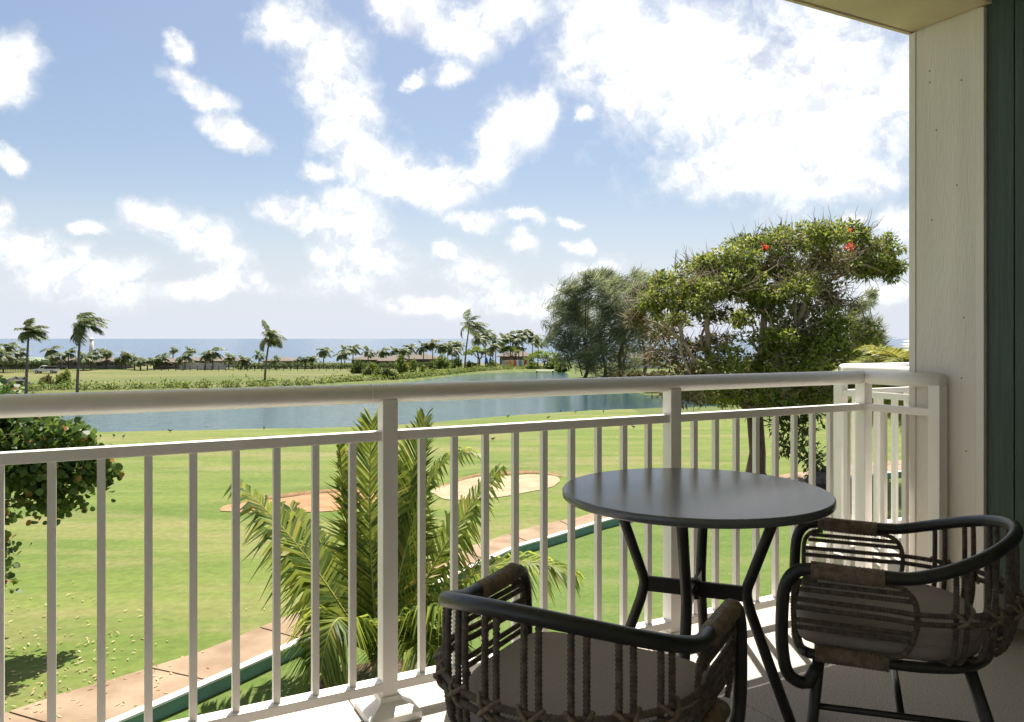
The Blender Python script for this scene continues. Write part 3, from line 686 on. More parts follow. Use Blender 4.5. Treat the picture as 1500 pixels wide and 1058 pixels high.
def frond_obj(P, nl, ll, wd, parent, mat, ribm, r0=.03, **kw):
    V, Fs, ti = frond_geo(P, nl, ll, wd, **kw)
    f = obj('frond', npmesh('frond', V, Fs, ti), mat, parent)
    Pr = np.array(P); tube('rib', Pr, np.linspace(r0, r0*.18, len(Pr)), ribm, f, 6)
    return f
# the young coconut palm under the balcony
PB = np.array([*gnd(556, 1003, LOW)[:2], LOW])
cp = thing('coconut_palm', 'young coconut palm with wide feathery fronds rising from the garden bed by the balcony', 'palm', (0, 0, 0))
tube('trunk', [PB + [0,0,-.2], PB + [.02,0,.35], PB + [.03,.02,.8]], [.26, .21, .14], M['palmtrunk'], cp, 14)
def nearfrond(tip, dy, ctrl, dyc, bx=0, ll=1.0, nl=100, **kw):
    b = PB + np.array([bx, 0, .45]); T = at(*tip, PB[1]+dy); C_ = at(*ctrl, PB[1]+dyc)
    P = [(1-t)**2*b + 2*t*(1-t)*C_ + t*t*T for t in np.linspace(0, 1, 22)]
    kw.setdefault('vee', .22); kw.setdefault('droop', .5); kw.setdefault('fw', .62); return frond_obj(P, nl, ll*1.6, .082, cp, LF['palm'], M['midrib'], .042, **kw)
nearfrond((352,712), .9, (455,800), .5, -.1, 1.15, fw=.3, droop=.95, nl=84)
nearfrond((424,742), 1.9, (475,830), 1.0, -.1, 1.0, fw=.35, droop=.9)
nearfrond((497,640), .6, (505,800), .4, -.15, .5, fw=.9, vee=.5)
nearfrond((545,614), 1.2, (535,780), .7, 0, 1.05, fw=.8, vee=.3, droop=.25)
nearfrond((623,611), 1.6, (590,740), 1.0, .05, 1.0, fw=.8, vee=.3, droop=.3)
nearfrond((692,664), .5, (612,640), .5, .1, 1.05, fw=.4, droop=.8)
nearfrond((730,688), 1.3, (640,800), .8, .1, 1.1, fw=.35, droop=.9)
nearfrond((838,838), -.4, (690,775), -.1, .15, 1.0, fw=.35, droop=.95)
nearfrond((700,905), -1.8, (620,840), -1.0, .1, .95, droop=.9, fw=.4)
nearfrond((470,985), -1.9, (490,830), -1.2, -.1, .95, droop=.9, fw=.4)
nearfrond((600,690), 2.2, (588,800), 1.3, .1, .9, fw=.6, droop=.5)
nearfrond((655,1010), -2.2, (630,880), -1.6, .1, .95, droop=.9, fw=.4)
bed = sheet('planting_bed', [PB + np.array(p) for p in [(-1.6,-1.5,0),(0,-1.9,0),(2.2,-1.4,0),(3.4,.4,0),(2.8,1.7,0),(.8,1.5,0),(-.6,1.2,0),(-1.5,.3,0)]], LOW+.012, M['mulch'])

# far coconut palms: trunk and a crown bent by the wind
def crown_fronds(Rr, nf, nl, seed, wind=.55, lw=.16):
    global rng
    keep = rng; rng = np.random.default_rng(seed); out = []
    for q in range(nf):
        az = 2*math.pi*q/nf + rng.normal()*.25; el = rng.uniform(-.35, 1.15)
        d0 = np.array([math.cos(az)*math.cos(el), math.sin(az)*math.cos(el), math.sin(el)]); P = [np.zeros(3)]; d_ = d0.copy(); L_ = Rr*rng.uniform(.8, 1.1)
        for s_ in range(8):
            d_ = d_ + np.array([wind*.16, 0, -.17]); d_ /= np.linalg.norm(d_); P.append(P[-1] + d_*L_/8)
        out.append((P, frond_geo(P, nl, Rr*.34, lw, droop=.8, vee=.1, wind=(wind*.5, 0, 0))))
    rng = keep; return out
def crown_mesh(Rr, nf, nl, seed, **k_):
    V, Fs, ti = [], [], []
    for P, (v_, f_, t_) in crown_fronds(Rr, nf, nl, seed, **k_):
        b = len(V); V += v_; Fs += [tuple(i+b for i in f) for f in f_]; ti += t_
    return npmesh('crown', V, Fs, ti)
def trunk_path(h, lean):
    return [np.array([lean*(t**1.6), 0, h*t]) for t in np.linspace(0, 1, 9)]
TALL = [((38,575),(42,486),21,1.3), ((113,573),(119,474),27,1.35), ((388,557),(396,492),20,1.1), ((681,540),(688,476),21,1.2)]
tl = ['tall wind-bent palm with a drooping shaggy crown by the dark rock on the far bank', 'tallest slender palm on the far bank, in front of the pale tower',
      'lone thin palm with one upright frond standing in the meadow behind the lake', 'tall palm standing above the flat green canopy trees']
for i, (b, c_, rp, _) in enumerate(TALL):
    Y = 8*F/(b[1]-HY); p = gnd(*b); z0 = gz(p[0], p[1]); topz = at(*c_, Y)[2]; lean = (c_[0]-b[0])/F*Y; Rr = rp/F*Y*1.35
    t_ = thing('tall_palm', tl[i], 'palm', (p[0], p[1], z0)); tp_ = trunk_path(topz - z0, lean)
    tube('trunk', tp_, np.linspace(.24, .13, 9), M['palmtrunk'], t_, 8)
    cr = obj('crown_shaft', pyd('crown_shaft', *box_geo(-.15, .15, -.15, .15, -.4, .1)), M['palmtrunk'], t_); cr.location = tp_[-1]
    for P, (v_, f_, ti) in crown_fronds(Rr, 17, 22, 50+i, wind=1.5 if i != 2 else .5, lw=.22):
        f = obj('frond', npmesh('frond', v_, f_, ti), LF['palmfar'], t_); f.location = tp_[-1]
        tube('rib', P, np.linspace(.04, .012, len(P)), M['midrib'], f, 4)
small = [crown_mesh(2.6, 15, 12, 80+i, wind=.55, lw=.3) for i in range(5)]
tmesh = []
for i in range(5):
    V, Fs = tube_geo(trunk_path(1, .06*(i-1)), np.linspace(.19, .11, 9), 6); tmesh.append(pyd('trunk', V, Fs, True))
def palm(px, cy, by, size, label, group):
    Y = 8*F/(by-HY); x = (px-CX)/F*Y; z0 = gz(x, Y); top = CAMZ - (cy-HY)/F*Y; k_ = random.randrange(5); h = max(1.2, top - z0)
    t_ = thing('coconut_palm', label, 'palm', (x, Y, z0), 0, group)
    a = obj('trunk', tmesh[k_], M['palmtrunk'], t_); a.scale = (1, 1, h)
    b = obj('crown', small[k_], LF['palmfar'], t_); b.location = (.06*(k_-1), 0, h); b.scale = (size,)*3; b.rotation_euler = (0, 0, random.uniform(-.4, .4))
HOUSEP = [(12,508,541,1.3),(5,520,546,1.2),(30,515,541,1),(75,512,541,1.1),(80,522,543,1),(100,517,541,1.15),(122,524,543,1),(133,520,542,1.2),(150,519,540,1),(155,518,541,.9),(178,523,541,1),(184,522,541,1),(197,527,542,.9),(206,529,543,.8),
          (216,528,542,.8),(228,526,541,.9),(238,524,541,1),(253,513,538,.7),(271,522,541,1.2),(276,514,538,.9),(301,521,541,1),(312,515,541,1.3),(335,524,541,.9),(354,527,541,.9),(361,529,541,.8),
          (379,520,540,.8),(403,526,541,.8),(436,527,540,.7),(447,526,540,.8),(457,525,540,.8),(474,514,538,1.15),(500,519,539,1),(505,513,538,.9),(517,510,537,1.15),(539,515,537,1),(562,514,537,1.1),(577,514,536,.9),(599,509,536,1.2),(590,514,537,1),(620,508,536,1.2)]
SPOT = [(66, 'beside the pale green roof behind the tall hedge'), (176, 'in front of the long grey house below the tower'), (222, 'in the open gap between two grey houses'), (262, 'beside the small peaked grey house'), (333, 'by the white boundary wall'), (385, 'left of the lone meadow palm'), (465, 'right of the lone meadow palm'), (530, 'left of the dark brown roof behind the point shrubs'), (580, 'above the steep front roof behind the point shrubs'), (700, 'beside the roof next to the dark palm grove')]
for a in HOUSEP:
    wh = next(t_ for x_, t_ in SPOT if a[0] < x_); sz = 'large-crowned' if a[3] > 1.1 else 'middling' if a[3] > .92 else 'little'
    palm(*a, sz + ' wind-blown palm ' + wh, 'palms among the houses')
RIGHTP = [(634,502,536,1.2),(648,508,537,1.2),(656,504,535,1.1),(668,505,536,1.2),(662,512,537,1.1),(700,496,537,1.3),(711,489,536,1.35),(726,499,538,1.1),(738,497,537,1.2),(748,490,536,1.3),(766,488,536,1.4),(760,496,537,1.2),(780,494,536,1.2),(788,500,537,1.1),(722,508,539,1)]
for a in RIGHTP:
    wh = 'left of the tall palm at the grove edge' if a[0] < 680 else 'right beside the tall palm in the grove' if a[0] < 730 else 'behind the surfboards in the grove' if a[0] < 775 else 'touching the ironwood tree in the grove'
    palm(*a, ('broad' if a[3] > 1.15 else 'narrow') + (', high' if a[1] < 500 else ', low') + ' dark palm ' + wh, 'palms in the grove')

# ------------------------------------------------------------------ broad-leaved trees from leaf clumps on limbs
def clump_leaves(c, rad, n, ln, wd, up=.5, hollow=.35):
    d = unit(n); rr = (hollow + (1-hollow)*rng.random(n)**.6)[:, None]; P = np.array(c) + d*rr*np.array(rad)
    P += rng.normal(size=P.shape)*np.array(rad)*.14
    D = d*.7 + unit(n)*.8 + [0, 0, -.15]; Nn = unit(n)*.7 + [0, 0, up]
    return P, D, Nn, ln*(.7+.6*rng.random(n)), wd*(.7+.6*rng.random(n))
def limb(p0, p1, r0, r1, n=7, wob=.06, sag=0):
    p0, p1 = np.array(p0, float), np.array(p1, float); L_ = np.linalg.norm(p1-p0); P = []
    ph = rng.normal(size=3); ph2 = rng.normal(size=3)
    for t in np.linspace(0, 1, n):
        P.append(p0 + (p1-p0)*t + (ph*math.sin(math.pi*t) + ph2*math.sin(2*math.pi*t))*wob*L_ + np.array([0, 0, sag*L_*math.sin(math.pi*t)]))
    return P, np.linspace(r0, r1, n)
def twigs(c, rad, n, r=.02, ln=.8, up=.6):
    out = []
    for d, q in zip(unit(n), rng.random(n)):
        p = np.array(c) + d*np.array(rad)*(.3+.6*q); e = d*.7 + np.array([0, 0, up]) + rng.normal(size=3)*.35; e /= np.linalg.norm(e)
        l_ = ln*(.6+.8*rng.random()); k_ = rng.normal(size=3)*.12*l_; out.append(([p, p + e*l_*.5 + k_, p + e*l_], [r, r*.7, r*.3]))
    return out
TY = 46.0
TREE = [(935,466,20,16,.5),(960,440,34,24,1),(992,414,40,22,1),(1030,394,42,24,1.1),(1076,384,42,26,1.1),(1108,360,44,24,1.1),(1160,350,46,22,1),(1206,350,44,22,1),(1250,346,28,18,1),(1284,372,34,28,1.1),(1304,394,20,16,1),
        (1245,386,38,22,.8),(1190,388,42,24,.9),(1140,394,38,22,1),(1062,424,42,22,1),(1004,446,36,20,1),(1110,432,42,16,1.1),(1165,428,36,12,.9),(1215,420,30,14,.5),(965,492,26,14,.35),(1090,402,34,22,1),(985,470,30,16,.6),
        (1125,496,40,18,.9),(1175,482,48,24,.8),(1222,470,32,28,.6),(1262,492,30,24,.8),(1012,546,50,22,.5),(1062,530,40,24,.8),(1112,540,46,30,1),(1162,532,50,34,1.1),(1212,530,46,34,1.1),(1256,526,34,28,1),(1000,574,46,18,.4),(1060,575,48,22,.7),(1120,578,44,22,.7),(1180,576,44,24,1),(1228,574,34,24,1),(1245,556,30,24,1),(1040,456,30,18,.5),(1085,468,30,16,.6),(1132,452,32,18,.8),(1182,452,36,18,.6),(1230,440,30,16,.5),(972,520,30,18,.5),(1010,508,30,16,.5),(1052,498,28,14,.45),(1150,504,40,18,.8),(1200,502,40,20,.9),(1120,388,30,16,.5),(1170,405,40,18,.6),(1215,380,34,18,.5),(1040,420,30,18,.6),(1075,405,30,18,.8),(1270,395,26,16,.6)]
bt = thing('flowering_tree', 'broad spreading tree with glossy leaves, bare twigs and a few orange-red flowers', 'tree', (0, 0, 0))
base = np.array([*gnd(1108, 697)[:2], G]); TY = base[1]
fork = at(1106, 612, TY); forkL = at(1076, 566, TY+.4); forkR = at(1140, 566, TY-.4); mid = at(1116, 520, TY+.3)
LIM = [([base + [0,0,-.3], base + [-.05,0,.25], base*.6 + fork*.4 + [.1,0,0], fork], [.75, .56, .46, .46]), limb(fork, forkL, .36, .30), limb(fork, forkR, .36, .30), limb(fork, mid, .30, .25)]
hub = {'L': [forkL, at(1035, 520, TY+.3), at(1040, 450, TY)], 'R': [forkR, at(1165, 480, TY-.5), at(1190, 430, TY-.3)], 'M': [mid, at(1120, 460, TY+.5), at(1110, 420, TY+.8)]}
for kx in hub:
    h_ = hub[kx]; LIM.append(limb(h_[0], h_[1], .25, .18)); LIM.append(limb(h_[1], h_[2], .18, .13))
LIM.append(limb(forkL, at(1000, 500, TY-1), .17, .1)); hub['L'].append(at(1000, 500, TY-1))
LIM.append(limb(hub['R'][2], at(1240, 400, TY), .12, .08)); hub['R'].append(at(1240, 400, TY))
hubs = [p for kx in hub for p in hub[kx]]
LP = []; tw = []; DL = []
for (px, py, rx, ry, dn) in TREE:
    dep = TY + rng.uniform(-2.4, 2.4) * (.4 if rx < 25 else 1); c_ = at(px, py, dep); rad = np.array([rx/F*TY, max(rx, ry)*1.5/F*TY, ry/F*TY])
    h_ = min(hubs, key=lambda p: np.linalg.norm(p - c_) + (3 if p[2] > c_[2] else 0)); LIM.append(limb(h_, c_, .10, .045, 8, .07, .04))
    for q in range(5):
        e = c_ + unit(1)[0]*rad*.75; LIM.append(limb(c_ + (h_-c_)*.15*rng.random(), e, .042, .014, 5, .1))
    dest = DL if dn < .55 else LP
    for q in range(int(7 + rx*ry/110)):                       # sub-clumps give light tops and shaded gaps
        e = c_ + unit(1)[0]*rad*np.array([.85, .85, .85])*rng.random()**.4; rs = rad*rng.uniform(.22, .40)
        dest.append(clump_leaves(e, np.maximum(rs, .30), int(80*dn), .29, .13))
    tw += twigs(c_, rad, int(34 + rx*.8), .021, .95, .38 if py < 470 else .1)
def joined(parts):
    return [np.concatenate([p[i] for p in parts]) for i in range(5)]
tubes('trunk', LIM[:4], M['bark'], bt, 10); tubes('limbs', LIM[4:], M['twig'], bt, 6); o = tubes('twigs', tw, M['twig'], bt, 4); o['kind'] = 'stuff'
o = obj('crown', leaf_mesh('crown', *joined(LP)), LF['tulip'], bt); o['kind'] = 'stuff'
o = obj('dry_crown', leaf_mesh('dry_crown', *joined(DL)), LF['dull'], bt); o['kind'] = 'stuff'
for px, py in ((1121,361),(1243,363),(1246,361),(1240,338)):
    p = at(px, py, TY-2.2); a = clump_leaves(p, (.12, .12, .1), 14, .22, .12); obj('flower', leaf_mesh('flower', *a), LF['flower'], bt)
# hanging leafy branch beside the trunk
hb = at(1136, 600, TY-2); hp = [limb(at(1130, 560, TY-1), hb, .06, .05), limb(hb, at(1133, 680, TY-2.5), .05, .04), limb(at(1134, 650, TY-2.4), at(1172, 668, TY-3), .035, .012), limb(at(1134, 620, TY-2.2), at(1175, 630, TY-3), .035, .012), limb(at(1150, 640, TY-2.6), at(1200, 690, TY-3.2), .03, .01)]
tubes('hanging_branch', hp, M['bark'], bt, 5)
hl = [clump_leaves(at(px, py, TY-2.7), (rx/F*TY, .6, ry/F*TY), n, .42, .15, 1.0, 0) for px, py, rx, ry, n in ((1150,622,26,16,170),(1178,625,22,14,120),(1165,655,28,14,170),(1190,672,22,14,130),(1200,690,18,12,90),(1150,600,30,12,160),(1185,603,28,12,140))]
o = obj('hanging_leaves', leaf_mesh('hanging_leaves', *joined(hl)), LF['dark'], bt); o['kind'] = 'stuff'
rk = lambda nm, p, s, lab: tag(obj(nm, rockmesh(s), M['rock']), lab, 'rock')
def rockmesh(s):
    V = []; Fs = []
    for i in range(7):
        for k_ in range(10):
            th = math.pi*i/6; ph = 2*math.pi*k_/10; w_ = 1 + .18*rng.normal()
            V.append((s[0]*math.sin(th)*math.cos(ph)*w_, s[1]*math.sin(th)*math.sin(ph)*w_, s[2]*math.cos(th)*w_))
    Fs = [(i*10+k_, i*10+(k_+1) % 10, (i+1)*10+(k_+1) % 10, (i+1)*10+k_) for i in range(6) for k_ in range(10)]
    return pyd('rock', V, Fs)
def rock(px, py, s, label):
    p = gnd(px, py); o = tag(obj('rock', rockmesh(s), M['rock']), label, 'rock'); o.location = (p[0], p[1], gz(p[0], p[1]) + s[2]*.4)
rock(1204, 712, (.9, .7, .6), 'dark rock at the path edge under the spreading tree')
rock(23, 567, (2.2, 1.5, 1.1), 'dark rock beside the shaggy tall palm on the far bank')

# ironwood trees: grey-green needle sprays blown to the right
def ironwood(name, label, clumps, Y, basepx, dens=1.0):
    t_ = thing(name, label, 'tree', (0, 0, 0)); sc = Y/F; P_, D_, N_, l_, w_ = [], [], [], [], []; lim = []
    bs = [np.array([(x-CX)*sc, Y + dy, gz((x-CX)*sc, Y+dy)]) for x, dy in basepx]
    for px, py, rx, ry in clumps:
        c_ = at(px, py, Y + rng.uniform(-3, 3)); rad = np.array([rx*sc, rx*sc*1.1, ry*sc]); b = min(bs, key=lambda q: abs(q[0]-c_[0]))
        lim.append(limb(b*.55 + c_*.45 + [0, 0, -1], c_, .16, .04, 7, .05))
        for q in range(int(rx*ry/40*dens) + 5):
            e = c_ + unit(1)[0]*rad*rng.random()**.45; n = 46; d = np.array([.75, rng.normal()*.3, .42 + .35*rng.normal()])
            P_.append(e + rng.normal(size=(n, 3))*rad*np.array([.13, .13, .12])); D_.append(np.tile(d, (n, 1)) + rng.normal(size=(n, 3))*.45)
            N_.append(unit(n)); l_.append((1.5 + 1.6*rng.random(n))*sc*6.6); w_.append(np.full(n, sc*.95)*(.6+.7*rng.random(n)))
    for b in bs: lim.append(limb(b + [0,0,-.5], b + [rng.normal()*.8, 0, 11*Y/160], .42, .2, 8, .03))
    tubes('trunk', lim, M['bark'], t_, 5)
    tt = np.concatenate([np.full(46, np.clip(rng.normal(.5, .28), 0, .88)) for _ in P_])
    o = obj('crown', leaf_mesh('crown', np.concatenate(P_), np.concatenate(D_), np.concatenate(N_), np.concatenate(l_), np.concatenate(w_), tt, .1), LF['iron'], t_); o['kind'] = 'stuff'
ironwood('ironwood_tree', 'tall feathery grey-green ironwood tree on the far lake bank', [(835,440,30,24),(865,425,34,26),(895,420,30,24),(820,470,28,26),(850,465,36,30),(885,460,38,30),(920,430,30,28),(912,465,32,30),(815,505,24,24),(845,500,36,28),(880,500,38,30),(915,500,30,28),(850,530,34,20),(885,532,36,20),(918,530,26,20),(860,412,18,12),(930,412,22,14),(826,455,18,14),(838,424,14,10),(880,406,16,9)], 158, [(855,0),(885,1),(912,-1)])
ironwood('ironwood_tree', 'smaller ironwood tree partly hidden behind the flowering tree', [(945,420,20,16),(940,445,22,20),(945,480,20,22),(1265,450,18,20),(1270,480,20,22),(1255,465,18,18),(1268,510,20,20),(1276,440,10,8)][:3], 150, [(940,0)])
ironwood('ironwood_tree', 'thin ironwood tree showing between the flowering tree and the cream column', [(1262,450,16,18),(1270,480,20,22),(1252,470,18,18),(1268,512,20,20),(1274,436,9,8),(1283,500,12,14)], 90, [(1266,0)], .9)

# near tree on the left with round leathery leaves
st_ = thing('round_leaved_tree', 'dark tree with round leathery leaves reaching in beside the railing', 'tree', (0, 0, 0)); SY = 21.0; sc = SY/F
sb = np.array([(-260-CX)*sc, SY+1, G]); PA, tw2 = [], []
GR = [(-30,640,60,45,1),(40,625,50,26,1),(75,640,40,26,1),(110,655,26,20,1),(60,670,60,26,1),(140,685,20,14,.8),(20,690,40,24,1),(105,700,40,24,.8),(60,725,22,18,.7),(95,735,28,16,.7),(-20,720,40,30,.8),(-10,580,26,22,1),(-60,590,50,40,1),(-100,680,70,60,1),(155,690,10,16,.5),(4,750,10,14,.5),(4,845,8,8,.5),(10,805,8,8,.4),(-120,600,70,50,.8),(-170,560,70,60,.8),(-200,660,80,70,.7),(-120,740,70,40,.7),(-270,600,80,70,.6)]
lim = [([sb + [0,0,-.4], sb + [.1,0,1.2], sb + [.5,-.2,2.8]], [.42,.32,.26])]
top = sb + [.5, -.2, 2.8]
for px, py, rx, ry, dn in GR:
    c_ = at(px, py, SY + rng.uniform(-1, 1)); rad = np.array([rx, rx, ry])*sc; lim.append(limb(top, c_, .10, .02, 9, .05, .05)); tw2 += twigs(c_, rad, int(4 + rx*ry/160), .009, .45, 0)
    for q in range(int(3 + rx*ry/70)):
        e = c_ + unit(1)[0]*rad*rng.random()**.4; n = int(26*dn) + 4; PA.append(e + rng.normal(size=(n, 3))*.17)
PA = np.concatenate(PA); n = len(PA); Nn = unit(n)*.8 + [0, -.35, .55]; Nn /= np.linalg.norm(Nn, axis=1)[:, None]
S = np.cross(Nn, unit(n)); S /= np.linalg.norm(S, axis=1)[:, None]; U = np.cross(Nn, S); rr = (.062 + .05*rng.random(n))[:, None]
ang = np.linspace(0, 2*np.pi, 7, endpoint=False); V = np.stack([PA + rr*(math.cos(a)*S + math.sin(a)*U*.92) + Nn*rr*.22*math.cos(2*a) for a in ang], 1).reshape(-1, 3)
tubes('trunk', lim, M['bark'], st_, 7); o = tubes('twigs', tw2, M['twig'], st_, 4); o['kind'] = 'stuff'
o = obj('crown', npmesh('crown', V, np.arange(n*7).reshape(n, 7), np.where(rng.random(n) < .96, rng.random(n)*.9, 1)), LF['grape'], st_); o['kind'] = 'stuff'

# flat-topped bright canopy trees by the far shore
def umbrella(px, cy, by, rx, ry, label):
    Y = 8*F/(by-HY); sc = Y/F; x = (px-CX)*sc; z0 = gz(x, Y); t_ = thing('canopy_tree', label, 'tree', (x, Y, z0)); top = CAMZ - (cy-HY)*sc - z0; lim = [([np.array([0,0,-.3]), np.array([.1,0,top*.45])], [.3,.24])]
    pl = []
    for q in range(26):
        a = rng.uniform(0, 2*math.pi); k_ = rng.random()**.5; c_ = np.array([math.cos(a)*rx*sc*k_, math.sin(a)*rx*sc*k_, top + ry*sc*(.4 - .9*k_*k_) + rng.normal()*.15]); pl.append(clump_leaves(c_, (.9, .9, .35), 60, .42, .3, 1, 0))
        if q % 2 == 0: lim.append(limb([.1, 0, top*.45], c_, .1, .03, 5, .06))
    tubes('trunk', lim, M['bark'], t_, 5); o = obj('crown', leaf_mesh('crown', *joined(pl)), LF['umbrella'], t_); o['kind'] = 'stuff'
umbrella(702, 513, 538, 22, 10, 'flat-topped bright green tree beside the tall palm')
umbrella(754, 511, 537, 22, 8, 'flat-topped bright green tree above the pink surfboard wall')
umbrella(797, 519, 540, 26, 12, 'wide bright green tree touching the left side of the ironwood')

# shrubs
def shrub_mesh(seed, dens=900, ln=.30):
    global rng
    keep = rng; rng = np.random.default_rng(seed); pl = []
    for q in range(16):
        d = unit(1)[0]; d[2] = abs(d[2]); pl.append(clump_leaves(d*np.array([.7, .7, .75]) * rng.random()**.4 + [0, 0, .15], (.34, .34, .28), dens//16, ln, ln*.45, .8, 0))
    m_ = leaf_mesh('foliage', *joined(pl)); rng = keep; return m_
SH = [shrub_mesh(200+i) for i in range(4)]
stm = [pyd('stem', *(lambda g: (g[0], g[1]))(tube_geo([(0,0,-.15),(.05,0,.3),(.1,.05,.7)], [.06,.05,.03], 6)), True)]
def shrub(px, by, wpx, hpx, mat, label, group=None, z=None):
    Y = 8*F/(by-HY); x = (px-CX)/F*Y; t_ = thing('shrub', label, 'shrub', (x, Y, gz(x, Y)), random.uniform(0, 6), group)
    w_, h_ = wpx/F*Y*.5, hpx/F*Y*.9; m_ = random.choice(SH).copy(); m_.materials.clear()
    a = obj('foliage', m_, mat, t_); a.scale = (w_, w_, h_); a['kind'] = 'stuff'; b = obj('stem', stm[0], M['bark'], t_); b.scale = (w_*.6, w_*.6, h_*.6)
shrub(68, 565, 20, 17, LF['dull'], 'brownish thin bush standing between the truck and the tall palms')
shrub(94, 568, 24, 28, LF['shrub'], 'rounded green bush right of the brownish one on the far bank')
for a in ((524,548,22,20),(546,548,20,16),(566,556,18,16),(588,548,22,26),(604,545,18,20),(632,545,14,16),(620,548,16,12),(555,553,22,12),(577,556,18,12),(538,551,18,12)):
    br = random.random() < .6; big = 'tall' if a[3] > 18 else 'low'
    shrub(*a, LF['shrub'] if br else LF['dark'], big + (' light green' if br else ' dark green') + ' shrub on the lake point below the brown roofs', 'shrubs on the lake point')
for a in ((650,541,26,20),(668,540,26,18),(640,540,22,14),(690,541,20,12),(720,541,18,12),(780,541,22,10),(812,541,30,16),(825,543,26,18)):
    br = random.random() < .5; big = 'taller' if a[3] > 15 else 'low'; wh = 'left of the blue parasols' if a[0] < 712 else 'between parasols and surfboards' if a[0] < 735 else 'right of the surfboards'
    shrub(*a, LF['shrub'] if br else LF['dark'], big + (' light' if br else ' dark') + ' shrub along the shore ' + wh, 'shrubs under the grove')
for a in ((930,569,40,26),(962,573,46,30),(990,578,50,32),(1020,582,60,34),(905,560,30,18),(1055,586,60,36),(1095,588,60,38),(1140,590,70,46),(1190,590,70,52),(1240,590,60,56),(1285,588,50,60)):
    shrub(*a, LF['dull'] if a[0] < 1000 else LF['dark'], 'thick brownish bush on the right lake bank behind the flowering tree', 'bushes on the right bank')
# low growth along the far waterline
cover = []
far_px = [(-60,579),(60,575),(150,574),(250,572.5),(375,570),(470,565),(520,562),(560,560),(600,557),(650,551),(700,546.5),(760,543.5),(820,543)]
fl = resample(catmull([gnd(*p, WL) for p in far_px], 6), .9)
for p in fl:
    for q in range(3):
        y_ = p[1] + rng.uniform(.2, 3.6); x_ = p[0] + rng.uniform(-.8, .8); h_ = rng.uniform(.4, 1.15) * (1.5 if rng.random() < .18 else 1)
        cover.append(clump_leaves((x_, y_, gz(x_, y_) + h_*.5), (.8, .7, h_*.7), 26, .42, .22, .8, 0))
o = obj('bank_ground_cover', leaf_mesh('bank_ground_cover', *joined(cover)), LF['shrub'], None, 'stuff'); tag(o, 'ragged green ground cover along the far waterline', 'ground cover')
# clipped hedge in front of the houses
hg = thing('hedge', 'long dark hedge running in front of the seaside houses', 'hedge', (0, 0, 0)); hl = []
for x_ in np.arange(345, 640, 3.0): p = gnd(x_, 540.5); hl.append(clump_leaves((p[0], p[1], gz(p[0], p[1])+.8), (.9, .7, .9), 60, .4, .25, .8, 0))
o = obj('foliage', leaf_mesh('foliage', *joined(hl)), LF['dark'], hg); o['kind'] = 'stuff'
hg = thing('hedge', 'tall dark hedge with bare stems behind the shaggy tall palm', 'hedge', (0, 0, 0)); hl = []; stx = []
for x_ in np.arange(-30, 70, 2.4):
    p = gnd(x_, 545); z_ = gz(p[0], p[1]); hl.append(clump_leaves((p[0], p[1], z_+2.0), (.9, .8, 1.0), 70, .4, .25, .8, 0)); stx.append(([np.array([p[0], p[1], z_-.1]), np.array([p[0], p[1], z_+1.6])], [.07, .05]))
o = obj('foliage', leaf_mesh('foliage', *joined(hl)), LF['dark'], hg); o['kind'] = 'stuff'; o = tubes('stems', stx, M['bark'], hg, 4); o['kind'] = 'stuff'

# spiky palm by the next balcony, behind the column
fp = thing('fan_palm', 'yellow-green spiky palm between the next balcony and the cream column', 'palm', (0, 0, 0)); FY = 14.0
fb = np.array([at(1338, 560, FY)[0], FY, LOW]); crown = at(1340, 545, FY)
tube('trunk', [fb + [0,0,-.2], fb*.5 + crown*.5 + [.05,0,0], crown], [.17, .12, .1], M['palmtrunk'], fp, 10)
for q in range(34):
    a = 2*math.pi*q/34 + rng.normal()*.1; el = rng.uniform(-.7, 1.0); d = np.array([math.cos(a)*math.cos(el), math.sin(a)*math.cos(el), math.sin(el)]); P = [crown]
    for s_ in range(8): d = d + [0, 0, -.12]; d /= np.linalg.norm(d); P.append(P[-1] + d*1.35/8)
    frond_obj(P, 40, .5, .042, fp, LF['spear'], M['midrib'], .014, droop=.5, vee=.3)

# ------------------------------------------------------------------ seaside houses and small things
def house(px0, px1, by, eave_py, ridge_py, wall, roofm_, label, win=True, group=None, dpt=9, by2=None):
    Y = 8*F/(by-HY); sc = Y/F; x0, x1 = (px0-CX)*sc, (px1-CX)*sc; z0 = gz((x0+x1)/2, Y); e = CAMZ - (eave_py-HY)*sc - z0; rg = CAMZ - (ridge_py-HY)*sc - z0; wd = x1-x0; e = max(e, 1.8); rg = max(rg, e+.9)
    t_ = thing('house', label, 'house', ((x0+x1)/2, Y, z0), 0, group); h = wd/2
    box('wall', -h, h, 0, dpt, -.4, e, wall, t_)
    oh = .8; k_ = min(h*.75, dpt*.5); V = [(-h-oh,-oh,e), (h+oh,-oh,e), (h+oh,dpt+oh,e), (-h-oh,dpt+oh,e), (-h+k_,dpt/2,rg), (h-k_,dpt/2,rg), (-h-oh,-oh,e-.18), (h+oh,-oh,e-.18), (h+oh,dpt+oh,e-.18), (-h-oh,dpt+oh,e-.18)]
    obj('roof', pyd('roof', V, [(0,1,5,4), (1,2,5), (2,3,4,5), (3,0,4), (6,7,1,0), (7,8,2,1), (8,9,3,2), (9,6,0,3), (9,8,7,6)]), roofm_, t_)
    if win:
        n_ = max(2, int(wd/2.6))
        for q in range(n_):
            cx_ = -h + wd*(q+.5)/n_; f = box('window', cx_-.75, cx_+.75, -.06, .02, .7, min(e-.35, 2.1), M['white'] if q % 2 else M['housewall'], t_); box('pane', cx_-.65, cx_+.65, -.075, -.062, .8, min(e-.45, 2.0), M['dark'], f)
house(-40, 66, 541.5, 533, 524, M['housewall'], M['roofgreen'], 'low house with pale green roof behind the dark hedge')
